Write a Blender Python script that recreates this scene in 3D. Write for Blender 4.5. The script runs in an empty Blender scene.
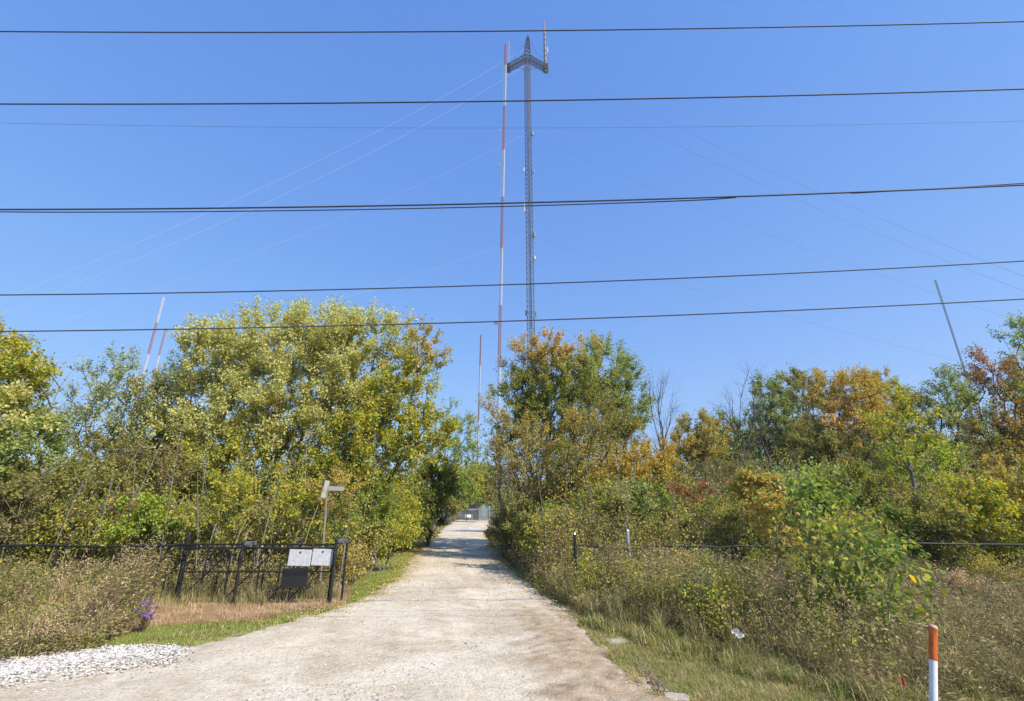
import bpy, math
import numpy as np

R = math.radians
PITCH = 18.8
S, C_ = math.sin(R(PITCH)), math.cos(R(PITCH))
F, CX, CY, CH = 465.0, 512.0, 350.5, 2.5
scene = bpy.context.scene
COL = scene.collection
rng = np.random.default_rng(7)

# ------------------------------------------------------------------ measuring helpers
def ray(px, py):
    u = (px - CX) / F; v = (CY - py) / F
    return u, C_ - v * S, S + v * C_
def G(px, py, z=0.0):                       # ground point seen at a pixel
    u, y, dz = ray(px, py); k = (z - CH) / dz
    return u * k, y * k
def at(px, py, Y):                          # point in the plane of depth Y
    u, y, dz = ray(px, py); k = Y / y
    return np.array([u * k, Y, CH + dz * k])
def gx(px, Y):                              # X on the ground at depth Y
    return (px - CX) / F * (Y * C_ - CH * S)

# ------------------------------------------------------------------ object helpers
def link(name, me, mat=None, parent=None, label=None, cat=None, group=None, kind=None, loc=None):
    o = bpy.data.objects.new(name, me); COL.objects.link(o)
    if mat is not None and me is not None:
        for m in (mat if isinstance(mat, (list, tuple)) else [mat]): me.materials.append(m)
    if parent is not None: o.parent = parent
    if loc is not None: o.location = loc
    tag(o, label, cat, group, kind)
    return o
def tag(o, label=None, cat=None, group=None, kind=None):
    if label: o['label'] = label
    if cat: o['category'] = cat
    if group: o['group'] = group
    if kind: o['kind'] = kind
def thing(name, loc, label, cat, group=None, rz=0.0):
    o = bpy.data.objects.new(name, None); COL.objects.link(o)
    o.location = loc; o.rotation_euler[2] = rz; o.empty_display_size = .2
    tag(o, label, cat, group)
    return o

class MB:
    """collects vertices, faces of one size each, and one colour per face"""
    def __init__(s): s.v = []; s.f = []; s.c = []; s.m = []; s.n = 0; s.hascol = False
    def add(s, v, f, col=None, mi=0):
        v = np.asarray(v, float).reshape(-1, 3); f = np.asarray(f, np.int64)
        if len(f) == 0: return s
        s.v.append(v); s.f.append(f + s.n); s.n += len(v)
        if col is None: col = np.tile([[.5, .5, .5]], (len(f), 1))
        else:
            s.hascol = True; col = np.asarray(col, float)
            if col.ndim == 1: col = np.tile(col, (len(f), 1))
        s.c.append(col); s.m.append(np.full(len(f), mi, np.int32))
        return s
    def mesh(s, name, smooth=False, origin=None):
        me = bpy.data.meshes.new(name)
        v = np.concatenate(s.v)
        if origin is not None: v = v - np.asarray(origin, float)
        me.vertices.add(len(v)); me.vertices.foreach_set('co', v.astype(np.float32).ravel())
        sizes = np.concatenate([np.full(len(f), f.shape[1], np.int64) for f in s.f])
        loops = np.concatenate([f.ravel() for f in s.f])
        me.loops.add(len(loops)); me.loops.foreach_set('vertex_index', loops.astype(np.int32))
        me.polygons.add(len(sizes))
        me.polygons.foreach_set('loop_start', np.concatenate([[0], np.cumsum(sizes)[:-1]]).astype(np.int32))
        mi = np.concatenate(s.m)
        if mi.any(): me.polygons.foreach_set('material_index', mi)
        if s.hascol:
            a = me.attributes.new('tint', 'FLOAT_COLOR', 'FACE')
            c = np.concatenate(s.c); c4 = np.concatenate([c, np.ones((len(c), 1))], 1)
            a.data.foreach_set('color', c4.astype(np.float32).ravel())
        me.update(calc_edges=True)
        me.polygons.foreach_set('use_smooth', np.full(len(sizes), bool(smooth)))
        return me

def unit(a):
    a = np.asarray(a, float); n = np.linalg.norm(a, axis=-1, keepdims=True); n[n == 0] = 1
    return a / n
def tubes(mb, p0, p1, r0, r1, k=6, caps=False, col=None, mi=0):
    p0 = np.atleast_2d(np.asarray(p0, float)); p1 = np.atleast_2d(np.asarray(p1, float)); n = len(p0)
    if n == 0: return
    r0 = np.broadcast_to(np.asarray(r0, float), (n,)); r1 = np.broadcast_to(np.asarray(r1, float), (n,))
    ax = unit(p1 - p0)
    ref = np.where(np.abs(ax[:, 2:3]) > .9, np.array([[1., 0, 0]]), np.array([[0, 0, 1.]]))
    a = unit(np.cross(ax, ref)); b = np.cross(ax, a)
    th = np.arange(k) * 2 * math.pi / k
    ring = a[:, None] * np.cos(th)[None, :, None] + b[:, None] * np.sin(th)[None, :, None]
    v = np.concatenate([p0[:, None] + ring * r0[:, None, None], p1[:, None] + ring * r1[:, None, None]], 1)
    i = np.arange(k); j = (i + 1) % k
    q = np.stack([i, i + k, j + k, j], 1)
    f = (q[None] + (np.arange(n) * 2 * k)[:, None, None]).reshape(-1, 4)
    c = None
    if col is not None:
        col = np.asarray(col, float)
        c = np.repeat(col, k, 0) if col.ndim == 2 else col
    mb.add(v.reshape(-1, 3), f, c, mi)
    if caps:
        for s_, base in ((i[::-1], 0), (i, k)):
            mb.f.append((s_[None] + base + (np.arange(n) * 2 * k)[:, None]) + mb.n - n * 2 * k)
            mb.c.append(np.tile([[.5, .5, .5]], (n, 1)) if c is None else (col if col.ndim == 2 else np.tile(col, (n, 1))))
            mb.m.append(np.full(n, mi, np.int32))
def polytube(mb, pts, r, k=6, caps=True, mi=0):
    pts = np.asarray(pts, float)
    tg = unit(np.gradient(pts, axis=0))
    r = np.broadcast_to(np.asarray(r, float), (len(pts),))
    ref = np.array([0, 0, 1.]) if abs(tg[:, 2]).mean() < .8 else np.array([1., 0, 0])
    a = unit(np.cross(tg, ref)); b = np.cross(tg, a)
    th = np.arange(k) * 2 * math.pi / k
    v = pts[:, None] + (a[:, None] * np.cos(th)[None, :, None] + b[:, None] * np.sin(th)[None, :, None]) * r[:, None, None]
    i = np.arange(k); j = (i + 1) % k; q = np.stack([i, i + k, j + k, j], 1)
    f = (q[None] + (np.arange(len(pts) - 1) * k)[:, None, None]).reshape(-1, 4)
    mb.add(v.reshape(-1, 3), f, None, mi)
    if caps:
        mb.add(v[0], [list(range(k))[::-1]], None, mi); mb.add(v[-1], [list(range(k))], None, mi)
def box(mb, c, s, rz=0.0, bev=.0, mi=0, tilt=0.0):
    sx, sy, sz = [x / 2 for x in s]
    if bev <= 0:
        v = np.array([[x, y, z] for z in (-sz, sz) for x, y in ((-sx, -sy), (sx, -sy), (sx, sy), (-sx, sy))], float)
        f = [[0, 3, 2, 1], [4, 5, 6, 7], [0, 1, 5, 4], [1, 2, 6, 5], [2, 3, 7, 6], [3, 0, 4, 7]]
        fs = [f]
    else:
        b = min(bev, sx * .9, sy * .9, sz * .9); rings = []
        for z, k in ((-sz, b), (-sz + b, 0), (sz - b, 0), (sz, b)):
            x, y = sx - k, sy - k; t = b * .5 if k == 0 else 0
            x2, y2 = x - b * .6, y - b * .6
            rings.append([(x2, -y, z), (x, -y2, z), (x, y2, z), (x2, y, z), (-x2, y, z), (-x, y2, z), (-x, -y2, z), (-x2, -y, z)])
        v = np.array(rings, float).reshape(-1, 3); i = np.arange(8); j = (i + 1) % 8
        f = np.concatenate([np.stack([i + 8 * r_, j + 8 * r_, j + 8 + 8 * r_, i + 8 + 8 * r_], 1) for r_ in range(3)])
        fs = [f, [list(range(8))[::-1]], [list(range(24, 32))]]
    if tilt:
        ct, st = math.cos(tilt), math.sin(tilt)
        v = np.stack([v[:, 0] * ct + v[:, 2] * st, v[:, 1], -v[:, 0] * st + v[:, 2] * ct], 1)
    cr, sr = math.cos(rz), math.sin(rz)
    v = np.stack([v[:, 0] * cr - v[:, 1] * sr, v[:, 0] * sr + v[:, 1] * cr, v[:, 2]], 1) + np.asarray(c, float)
    first = True
    for f in fs:
        if first: mb.add(v, f, None, mi); first = False
        else:
            mb.f.append(np.asarray(f) + mb.n - len(v)); mb.c.append(np.tile([[.5, .5, .5]], (len(f), 1))); mb.m.append(np.full(len(f), mi, np.int32))

def wob(p, scale, seed):
    """cheap smooth noise in about -1..1"""
    r_ = np.random.default_rng(seed); p = np.asarray(p, float); out = np.zeros(len(p)); d = p.shape[1]
    for k in range(6):
        w = unit(r_.normal(size=d)) * (1 + .7 * k) / scale
        out += np.sin(p @ w * 2 * math.pi + r_.uniform(0, 6.28)) / (1 + .5 * k)
    return out / 2.2

# ------------------------------------------------------------------ materials
def mat(name, base=(.5, .5, .5), rough=.8, metal=0.0, spec=.3):
    m = bpy.data.materials.new(name); m.use_nodes = True
    b = m.node_tree.nodes['Principled BSDF']
    b.inputs['Base Color'].default_value = (*base, 1); b.inputs['Roughness'].default_value = rough
    b.inputs['Metallic'].default_value = metal; b.inputs['Specular IOR Level'].default_value = spec
    return m
def nodes(m): return m.node_tree, m.node_tree.nodes, m.node_tree.nodes['Principled BSDF']
def noise(nt, scale, detail=4, rough=.55, vec=None, dist=0):
    n = nt.nodes.new('ShaderNodeTexNoise'); n.inputs['Scale'].default_value = scale; n.inputs['Detail'].default_value = detail
    n.inputs['Roughness'].default_value = rough; n.inputs['Distortion'].default_value = dist
    if vec is None:
        tc = nt.nodes.new('ShaderNodeTexCoord'); vec = tc.outputs['Object']
    nt.links.new(vec, n.inputs['Vector'])
    return n.outputs['Fac']
def ramp(nt, fac, stops):
    r_ = nt.nodes.new('ShaderNodeValToRGB'); e = r_.color_ramp.elements
    while len(e) < len(stops): e.new(.5)
    for el, (p, c) in zip(e, stops): el.position = p; el.color = (*c, 1) if len(c) == 3 else c
    nt.links.new(fac, r_.inputs['Fac']); return r_.outputs['Color']
def mixc(nt, fac, a, b, mode='MIX'):
    n = nt.nodes.new('ShaderNodeMix'); n.data_type = 'RGBA'; n.blend_type = mode
    for sock, val in ((n.inputs[0], fac), (n.inputs[6], a), (n.inputs[7], b)):
        if hasattr(val, 'links') or isinstance(val, bpy.types.NodeSocket): nt.links.new(val, sock)
        elif isinstance(val, (int, float)): sock.default_value = val
        else: sock.default_value = (*val, 1)
    return n.outputs[2]
def bump(nt, b, h, strength, dist):
    n = nt.nodes.new('ShaderNodeBump'); n.inputs['Strength'].default_value = strength; n.inputs['Distance'].default_value = dist
    nt.links.new(h, n.inputs['Height']); nt.links.new(n.outputs['Normal'], b.inputs['Normal'])
def attr(nt, name):
    a = nt.nodes.new('ShaderNodeAttribute'); a.attribute_name = name; return a.outputs['Color']

def leaf_mat(name, trans=.3, rough=.55, spec=.35):
    m = mat(name, rough=rough, spec=spec); nt, N, b = nodes(m)
    c = attr(nt, 'tint'); nt.links.new(c, b.inputs['Base Color'])
    t = N.new('ShaderNodeBsdfTranslucent'); hs = N.new('ShaderNodeHueSaturation')
    hs.inputs['Saturation'].default_value = 1.15; hs.inputs['Value'].default_value = 1.35
    nt.links.new(c, hs.inputs['Color']); nt.links.new(hs.outputs[0], t.inputs['Color'])
    mx = N.new('ShaderNodeMixShader'); mx.inputs[0].default_value = trans
    nt.links.new(b.outputs[0], mx.inputs[1]); nt.links.new(t.outputs[0], mx.inputs[2])
    nt.links.new(mx.outputs[0], N['Material Output'].inputs['Surface'])
    return m
LEAF = leaf_mat('leaf', trans=.45, spec=.18, rough=.6)
DRY = leaf_mat('dry_weed', trans=.2, rough=.8, spec=.15)
GRASS = leaf_mat('grass_blade', trans=.25, rough=.6, spec=.25)

def bark(name, a, b_, sc=6):
    m = mat(name, rough=.95, spec=.1); nt, N, b = nodes(m)
    tc = N.new('ShaderNodeTexCoord'); mp = N.new('ShaderNodeMapping'); mp.inputs['Scale'].default_value = (3, 3, .6)
    nt.links.new(tc.outputs['Object'], mp.inputs['Vector'])
    n = noise(nt, sc, 6, .65, mp.outputs[0])
    nt.links.new(ramp(nt, n, [(.3, a), (.7, b_)]), b.inputs['Base Color']); bump(nt, b, n, .8, .03)
    return m
BARK = bark('bark_brown', (.045, .035, .026), (.14, .115, .09))
BARKG = bark('bark_grey', (.10, .092, .08), (.27, .25, .22))

# ------------------------------------------------------------------ palettes (linear albedo)
PAL = {
 'willow': [((.33, .335, .125), 4), ((.27, .285, .095), 4), ((.40, .39, .18), 3), ((.18, .215, .055), 2), ((.40, .33, .07), .6)],
 'maple':  [((.17, .22, .04), 4), ((.27, .27, .05), 3), ((.36, .29, .04), 1.6), ((.10, .15, .03), 3), ((.33, .20, .05), .4)],
 'lacy':   [((.27, .25, .06), 3), ((.33, .22, .07), 2), ((.18, .20, .05), 3), ((.22, .12, .05), 1)],
 'sage':   [((.20, .24, .10), 4), ((.27, .29, .13), 3), ((.13, .17, .06), 3), ((.33, .30, .12), 1)],
 'rust':   [((.14, .16, .04), 4), ((.22, .17, .04), 3), ((.30, .15, .04), 1.3), ((.09, .11, .03), 3)],
 'orange': [((.38, .25, .10), 3), ((.42, .30, .13), 3), ((.34, .26, .08), 3), ((.20, .19, .05), 2.5)],
 'oak':    [((.095, .13, .03), 4), ((.15, .17, .035), 4), ((.22, .20, .045), 2.2), ((.30, .19, .05), .7)],
 'ash':    [((.16, .21, .065), 4), ((.22, .26, .09), 3), ((.11, .15, .04), 3), ((.30, .26, .08), 1)],
 'gold':   [((.35, .265, .06), 4), ((.30, .22, .055), 3), ((.34, .27, .05), 2), ((.20, .18, .04), 2)],
 'straw':  [((.33, .27, .08), 3), ((.27, .22, .065), 3), ((.19, .195, .05), 3), ((.38, .26, .06), 1)],
 'olive':  [((.14, .16, .045), 4), ((.20, .20, .055), 3.5), ((.11, .11, .035), 3), ((.28, .22, .07), 1.5)],
 'brownish': [((.19, .165, .075), 4), ((.15, .14, .055), 4), ((.12, .12, .04), 3), ((.25, .15, .07), 2)],
 'red':    [((.23, .105, .06), 4), ((.20, .12, .055), 3), ((.16, .12, .04), 3), ((.33, .13, .05), 1.5)],
 'dark':   [((.055, .085, .022), 5), ((.09, .12, .03), 4), ((.15, .16, .04), 1.5)],
 'lime':   [((.23, .29, .05), 4), ((.17, .23, .04), 4), ((.31, .32, .06), 2), ((.13, .18, .03), 2)],
 'green':  [((.12, .165, .035), 4), ((.165, .205, .045), 3), ((.08, .12, .025), 3), ((.28, .27, .05), 1)],
 'vivid':  [((.15, .20, .045), 4), ((.10, .14, .035), 4), ((.27, .28, .07), 3), ((.36, .34, .05), .8), ((.42, .26, .05), .15)],
}
def pick(pal, n, lo, seed, pos=None):
    """leaf colours: neighbouring sprays lean to the same tone, single leaves vary"""
    r_ = np.random.default_rng(seed)
    cols = np.array([c for c, w in PAL[pal]]); w = np.array([w for c, w in PAL[pal]], float); w /= w.sum(); cw = np.cumsum(w)
    base = r_.random(n)
    if lo is not None: base = np.clip(.55 * base + .45 * (lo * .5 + .5), 0, .999)
    idx = np.minimum(np.searchsorted(cw, base), len(cols) - 1)
    rnd = np.minimum(np.searchsorted(cw, r_.random(n)), len(cols) - 1)
    idx = np.where(r_.random(n) < .32, rnd, idx)
    c = cols[idx] * r_.uniform(.86, 1.15, (n, 1)) * (1 + r_.normal(0, .04, (n, 3)))
    return np.clip(c * np.array([1.74, 1.64, 1.60]), .01, .8)

# ------------------------------------------------------------------ leaves
LEAFM = 2.9
def add_leaves(mb, pos, axis, size, col, width=.38, nice=False, r_=rng, upn=.7):
    n = len(pos); ax = unit(axis)
    nref = unit(r_.normal(size=(n, 3)) + np.array([0, 0, upn]))
    side = unit(np.cross(ax, nref)) * (size * width)[:, None]; nn = unit(np.cross(side, ax))
    L = size[:, None]
    if not nice:
        v = np.stack([pos, pos + ax * L * .42 + side, pos + ax * L - np.array([0, 0, .12]) * L, pos + ax * L * .42 - side], 1)
        f = np.arange(n * 4).reshape(n, 4)
        mb.add(v.reshape(-1, 3), f, col)
    else:
        dr = np.array([0, 0, -.28]) * L
        v = np.stack([pos, pos + ax * L * .22 + side * .9 + nn * L * .06, pos + ax * L * .68 + side * .72 + nn * L * .05 + dr * .4, pos + ax * L + dr,
                      pos + ax * L * .68 - side * .72 + nn * L * .05 + dr * .4, pos + ax * L * .22 - side * .9 + nn * L * .06], 1)
        b = np.arange(n)[:, None] * 6
        f = np.concatenate([b + np.array([[0, 1, 2, 3]]), b + np.array([[0, 3, 4, 5]])])
        mb.add(v.reshape(-1, 3), f, np.concatenate([col, col]))

# ------------------------------------------------------------------ skeleton growing
def grow(base, lobes, n, trunk_top, seed, stems=1, alpha=.5, shell=2.0, flat=.0):
    """lobes: (cx,cy,cz,rx,ry,rz,weight). returns node arrays and tips"""
    r_ = np.random.default_rng(seed); base = np.asarray(base, float)
    lb = np.array(lobes, float); w = lb[:, 3] * lb[:, 4] * lb[:, 5]; w = w ** .75 * lb[:, 6]; w /= w.sum()
    which = r_.choice(len(lb), n, p=w)
    d = unit(r_.normal(size=(n, 3))); rr = r_.random(n) ** (1 / (1 + shell))
    pts = lb[which, :3] + d * rr[:, None] * lb[which, 3:6]
    out = unit(d / np.maximum(lb[which, 3:6], .1))
    keep = pts[:, 2] > base[2] + .15; pts = pts[keep]; out = out[keep]; which = which[keep]; n = len(pts)
    P = [base]; par = [-1]; plen = [0.0]
    cen = (lb[:, :3] * w[:, None]).sum(0)
    for s_ in range(stems):
        if stems == 1: top = np.array([base[0] * .55 + cen[0] * .45, base[1] * .55 + cen[1] * .45, base[2] + trunk_top])
        else:
            k = s_ % len(lb); a_ = r_.uniform(0, 6.28)
            top = base + np.array([(lb[k, 0] - base[0]) * .5 + math.cos(a_) * .1 * trunk_top, (lb[k, 1] - base[1]) * .5 + math.sin(a_) * .1 * trunk_top, trunk_top * r_.uniform(.6, 1)])
        m = max(3, int(trunk_top / .6)); prev = 0
        off = r_.normal(0, .03 * trunk_top, 3) * [1, 1, 0]
        for i in range(1, m + 1):
            t = i / m; p = base + (top - base) * t + off * math.sin(t * 3.1) + r_.normal(0, .012 * trunk_top, 3) * [1, 1, 0]
            P.append(p); par.append(prev); plen.append(plen[prev] + np.linalg.norm(p - P[prev])); prev = len(P) - 1
    order = np.argsort(np.linalg.norm(pts - (base + [0, 0, trunk_top]), axis=1))
    arr = np.zeros((len(P) + n * 14, 3)); arr[:len(P)] = P; pl = np.zeros(len(arr)); pl[:len(P)] = plen; N = len(P)
    par = list(par); tips = []; lo = min(2, N - 1) if trunk_top < 1 else min(N - 1, max(2, int(.35 * N / stems)))
    allowed = np.ones(len(arr), bool); allowed[:lo] = False
    for q in order:
        a = pts[q]; dv = arr[:N] - a; dist = np.sqrt((dv ** 2).sum(1))
        cost = dist + alpha * pl[:N] + 1.0 * np.maximum(0, dv[:, 2] + .25 * dist) + (~allowed[:N]) * 100
        j = int(np.argmin(cost)); p0 = arr[j]; dd = dist[j]
        k = min(12, max(1, int(dd / .55)))
        sidev = r_.normal(0, .045 * dd, 3); ctrl = (p0 + a) / 2 + np.array([0, 0, -.10 * dd + flat * dd]) + sidev
        prev = j
        for i in range(1, k + 1):
            t = i / k; p = (1 - t) ** 2 * p0 + 2 * t * (1 - t) * ctrl + t * t * a
            if N >= len(arr): break
            arr[N] = p; par.append(prev); pl[N] = pl[prev] + np.linalg.norm(p - arr[prev]); prev = N; N += 1
        tips.append((prev, q))
    arr = arr[:N]; par = np.array(par[:N]); cnt = np.zeros(N)
    for t, q in tips: cnt[t] += 1
    for i in range(N - 1, 0, -1): cnt[par[i]] += cnt[i]
    ti = np.array([t for t, q in tips]); qi = np.array([q for t, q in tips])
    return arr, par, cnt, arr[ti], out[qi], which[qi]

def build_plant(name, label, cat, base, lobes, pals, n=300, R0=.2, trunk_top=3.0, seed=1, stems=1, leaves=60, leaf=.11, twig=.6,
                barkm=BARK, shell=2.0, group=None, nice=False, width=.38, up=.75, spread=.42, rmin=.008, twigs=6, alpha=.5, topcol=None, upn=.7, lmat=None, flat=0.0):
    r_ = np.random.default_rng(seed + 1000)
    arr, par, cnt, tp, to, tw = grow(base, lobes, n, trunk_top, seed, stems, alpha, shell, flat)
    tot = cnt[0] if cnt[0] > 0 else 1
    rad = np.maximum(R0 * (cnt / tot) ** .56, rmin); rad[0] *= 1.25
    ch = np.arange(1, len(arr)); p0 = arr[par[ch]]; p1 = arr[ch]; r1 = rad[ch]; r0 = np.minimum(rad[par[ch]], r1 * 1.25 + .004)
    mb = MB(); big = r1 > .035
    tubes(mb, p0[big], p1[big], r0[big], r1[big], 7); tubes(mb, p0[~big], p1[~big], r0[~big], r1[~big], 4)
    # twigs
    k = twigs; m = len(tp) * k
    tb = np.repeat(tp, k, 0); od = np.repeat(to, k, 0)
    dirs = unit(od * .7 + np.array([0, 0, up]) + r_.normal(size=(m, 3)) * spread)
    ln = twig * r_.uniform(.5, 1.25, m); te = tb + dirs * ln[:, None]
    tubes(mb, tb, te, rmin * .7, rmin * .3, 3)
    root = thing(name, tuple(base), label, cat, group)
    link('trunk' if cat in ('tree', 'bare tree') else 'stem', mb.mesh('wood', origin=base, smooth=True), barkm, root)
    if leaves:
        lf = max(1, int(round(leaves * LEAFM / k))); M = m * lf
        t = r_.uniform(.05, 1.08, (m, lf)); pos = tb[:, None] + dirs[:, None] * (ln[:, None] * t)[..., None]
        pos = pos.reshape(-1, 3) + r_.normal(0, .035 + twig * .045, (M, 3))
        ax = unit(np.repeat(dirs, lf, 0) * .7 + r_.normal(size=(M, 3)) * .75 + np.array([0, 0, -.25]))
        size = leaf * .90 * r_.uniform(.65, 1.3, M)
        wh = np.repeat(np.repeat(tw, k), lf); tone = wob(pos, 1.6, seed + 5) * .8 + wob(pos, 5., seed + 6) * .5
        col = np.zeros((M, 3)); tone = np.clip(tone, -1, 1)
        for i in range(len(lobes)):
            s_ = wh == i
            if s_.any(): col[s_] = pick(pals[i % len(pals)], int(s_.sum()), tone[s_], seed + 20 + i)
        if topcol:                                      # leaves that have turned, at the outer top of the crown
            pn, z0, z1, frac = topcol
            pr = np.clip((pos[:, 2] + wob(pos, 2.5, seed + 9) * (z1 - z0) * .6 - z0) / (z1 - z0), 0, 1) * frac
            s_ = r_.random(M) < pr
            if s_.any(): col[s_] = pick(pn, int(s_.sum()), tone[s_], seed + 77)
        lm = MB(); add_leaves(lm, pos, ax, size, col, width, nice, r_, upn)
        link('crown' if cat == 'tree' else 'foliage', lm.mesh('leaves', origin=base), lmat or LEAF, root)
    return root

def lobe_px(Y, px, py, rx, ry, dy=0.0, depth=.9, w=1.0):
    c = at(px, py, Y + dy); a = at(px + rx, py, Y + dy); t = at(px, py - ry, Y + dy); b = at(px, py + ry, Y + dy)
    rz = (t[2] - b[2]) / 2; rX = a[0] - c[0]
    return (c[0], c[1], (t[2] + b[2]) / 2, rX, rX * depth, rz, w)

exec_trees = []
def tree(label, Y, bx, lob, pals, name='tree', cat='tree', dens=1.0, **kw):
    """lob: list of (px,py,rx,ry[,dy]) measured in the plane of depth Y"""
    lobes = [lobe_px(Y, *l) for l in lob]
    X = gx(bx, Y)
    area = sum(l[3] * l[5] for l in lobes)
    kw.setdefault('n', int(max(30, area * 20 * dens)))
    return build_plant(name, label, cat, np.array([X, Y, 0.0]), lobes, pals, **kw)

# ------------------------------------------------------------------ the setting
def build_world():
    w = bpy.data.worlds.new('World'); scene.world = w; w.use_nodes = True
    nt = w.node_tree; bg = nt.nodes['Background']; sky = nt.nodes.new('ShaderNodeTexSky')
    sky.sky_type = 'NISHITA'; sky.sun_disc = False
    sky.sun_elevation = R(SUN_EL); sky.sun_rotation = R(SUN_AZ)      # clockwise from +Y
    sky.air_density = 1.0; sky.dust_density = .3; sky.ozone_density = 6.0; sky.altitude = 0
    sp = nt.nodes.new('ShaderNodeSeparateColor'); cb = nt.nodes.new('ShaderNodeCombineColor'); nt.links.new(sky.outputs[0], sp.inputs[0])
    for i, (g, k) in enumerate(((.80, .63), (.60, 1.11), (.33, 2.50))):      # film response of the sky: deeper zenith, softer horizon
        p = nt.nodes.new('ShaderNodeMath'); p.operation = 'POWER'; p.inputs[1].default_value = g; nt.links.new(sp.outputs[i], p.inputs[0])
        q = nt.nodes.new('ShaderNodeMath'); q.operation = 'MULTIPLY'; q.inputs[1].default_value = k; nt.links.new(p.outputs[0], q.inputs[0]); nt.links.new(q.outputs[0], cb.inputs[i])
    nt.links.new(cb.outputs[0], bg.inputs['Color']); bg.inputs['Strength'].default_value = SKY
    l = bpy.data.lights.new('sun', 'SUN'); l.energy = SUN; l.angle = R(.5); l.color = (1, .93, .82)
    o = bpy.data.objects.new('sun', l); COL.objects.link(o)
    # lamp shines along its -Z: point +Z at the sun
    o.rotation_euler = (R(90 - SUN_EL), 0, R(180 - SUN_AZ))
    cam = bpy.data.cameras.new('camera'); cam.sensor_width = 36; cam.lens = F / 1024 * 36; cam.clip_end = 6000; cam.clip_start = .1
    co = bpy.data.objects.new('camera', cam); COL.objects.link(co); co.location = (0, 0, CH); co.rotation_euler = (R(90 + PITCH), 0, 0)
    scene.camera = co
    vs = scene.view_settings; vs.view_transform = 'Standard'; vs.look = 'None'; vs.gamma = 1; vs.exposure = EXPO; vs.use_curve_mapping = False
    scene.cycles.max_bounces = 6; scene.cycles.diffuse_bounces = 3; scene.cycles.transmission_bounces = 3; scene.cycles.transparent_max_bounces = 4
SUN_EL, SUN_AZ, SUN, SKY, EXPO = 39, 130, 4.9, .14, .74

# drive edges (world) as functions of Y
_le = [(-300, 700), (-60, 676), (60, 662), (185, 651), (260, 632), (330, 612), (368, 600), (400, 580), (411, 562), (425, 546), (445, 528), (459, 519)]
_re = [(662, 720), (640, 690), (612, 665), (590, 640), (566, 612), (545, 598), (521, 580), (502, 563), (493, 547), (487, 530), (487, 519)]
LE = np.array([G(*p) for p in _le]); RE = np.array([G(*p) for p in _re])
def xl(y): return np.interp(y, LE[:, 1], LE[:, 0])
def xr(y): return np.interp(y, RE[:, 1], RE[:, 0])

def relief(X, Y):
    p = np.stack([np.ravel(X), np.ravel(Y)], 1)
    return (wob(p, 9, 1) * .05 + wob(p, 2.5, 2) * .02).reshape(np.shape(X))

def grid_mesh(name, X, Y, Z, cols=None):
    ny, nx = X.shape; v = np.stack([X, Y, Z], 2).reshape(-1, 3)
    i = np.arange(ny - 1)[:, None] * nx + np.arange(nx - 1)[None]
    f = np.stack([i, i + 1, i + nx + 1, i + nx], 2).reshape(-1, 4)
    mb = MB(); mb.add(v, f, cols); return mb.mesh(name, smooth=True)

def ground_material():
    m = mat('soil_and_turf', rough=.95, spec=.1); nt, N, b = nodes(m)
    tc = N.new('ShaderNodeTexCoord').outputs['Object']
    a = noise(nt, .35, 5, .6, tc); c = noise(nt, 5, 6, .7, tc); d = noise(nt, 45, 4, .7, tc)
    c1 = ramp(nt, a, [(.38, (.075, .085, .03)), (.5, (.12, .10, .05)), (.62, (.08, .10, .032))])
    c2 = ramp(nt, c, [(.3, (.06, .045, .03)), (.7, (.19, .15, .085))])
    cc = mixc(nt, .5, c1, c2); cc = mixc(nt, .5, cc, ramp(nt, d, [(.3, (.4, .4, .4)), (.7, (1.3, 1.25, 1.1))]), 'MULTIPLY')
    nt.links.new(cc, b.inputs['Base Color']); bump(nt, b, d, .7, .03)
    return m
def gravel_material():
    m = mat('crushed_limestone', rough=.95, spec=.12); nt, N, b = nodes(m)
    tc = N.new('ShaderNodeTexCoord').outputs['Object']
    big = noise(nt, .45, 4, .6, tc, .4); mid = noise(nt, 3.2, 6, .65, tc, .3); fine = noise(nt, 60, 5, .75, tc)
    vo = N.new('ShaderNodeTexVoronoi'); vo.inputs['Scale'].default_value = 26; nt.links.new(tc, vo.inputs['Vector'])
    c = ramp(nt, mid, [(.28, (.43, .35, .255)), (.45, (.55, .47, .36)), (.6, (.62, .545, .435)), (.75, (.51, .43, .32))])
    c = mixc(nt, .55, c, ramp(nt, big, [(.38, (.45, .365, .265)), (.5, (.60, .52, .405)), (.6, (.69, .615, .505))]))
    c = mixc(nt, .42, c, ramp(nt, fine, [(.28, (.45, .43, .40)), (.5, (1, 1, 1)), (.72, (1.3, 1.3, 1.3))]), 'MULTIPLY')
    hs = N.new('ShaderNodeSeparateColor'); nt.links.new(vo.outputs['Color'], hs.inputs[0])
    c = mixc(nt, .5, c, ramp(nt, hs.outputs[0], [(0, (.55, .52, .48)), (.35, (1, .98, .95)), (1, (1.15, 1.15, 1.15))]), 'MULTIPLY')
    dirt = attr(nt, 'tint'); sp = N.new('ShaderNodeSeparateColor'); nt.links.new(dirt, sp.inputs[0])
    brown = ramp(nt, mid, [(.3, (.24, .175, .11)), (.5, (.39, .30, .20)), (.7, (.50, .40, .285))])
    brown = mixc(nt, .6, brown, ramp(nt, fine, [(.3, (.55, .5, .45)), (.6, (1.15, 1.15, 1.15))]), 'MULTIPLY')
    c = mixc(nt, sp.outputs[0], c, brown)
    nt.links.new(c, b.inputs['Base Color'])
    ad = N.new('ShaderNodeMath'); ad.operation = 'ADD'; nt.links.new(fine, ad.inputs[0]); nt.links.new(vo.outputs['Distance'], ad.inputs[1])
    bump(nt, b, ad.outputs[0], .6, .02)
    return m

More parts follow.
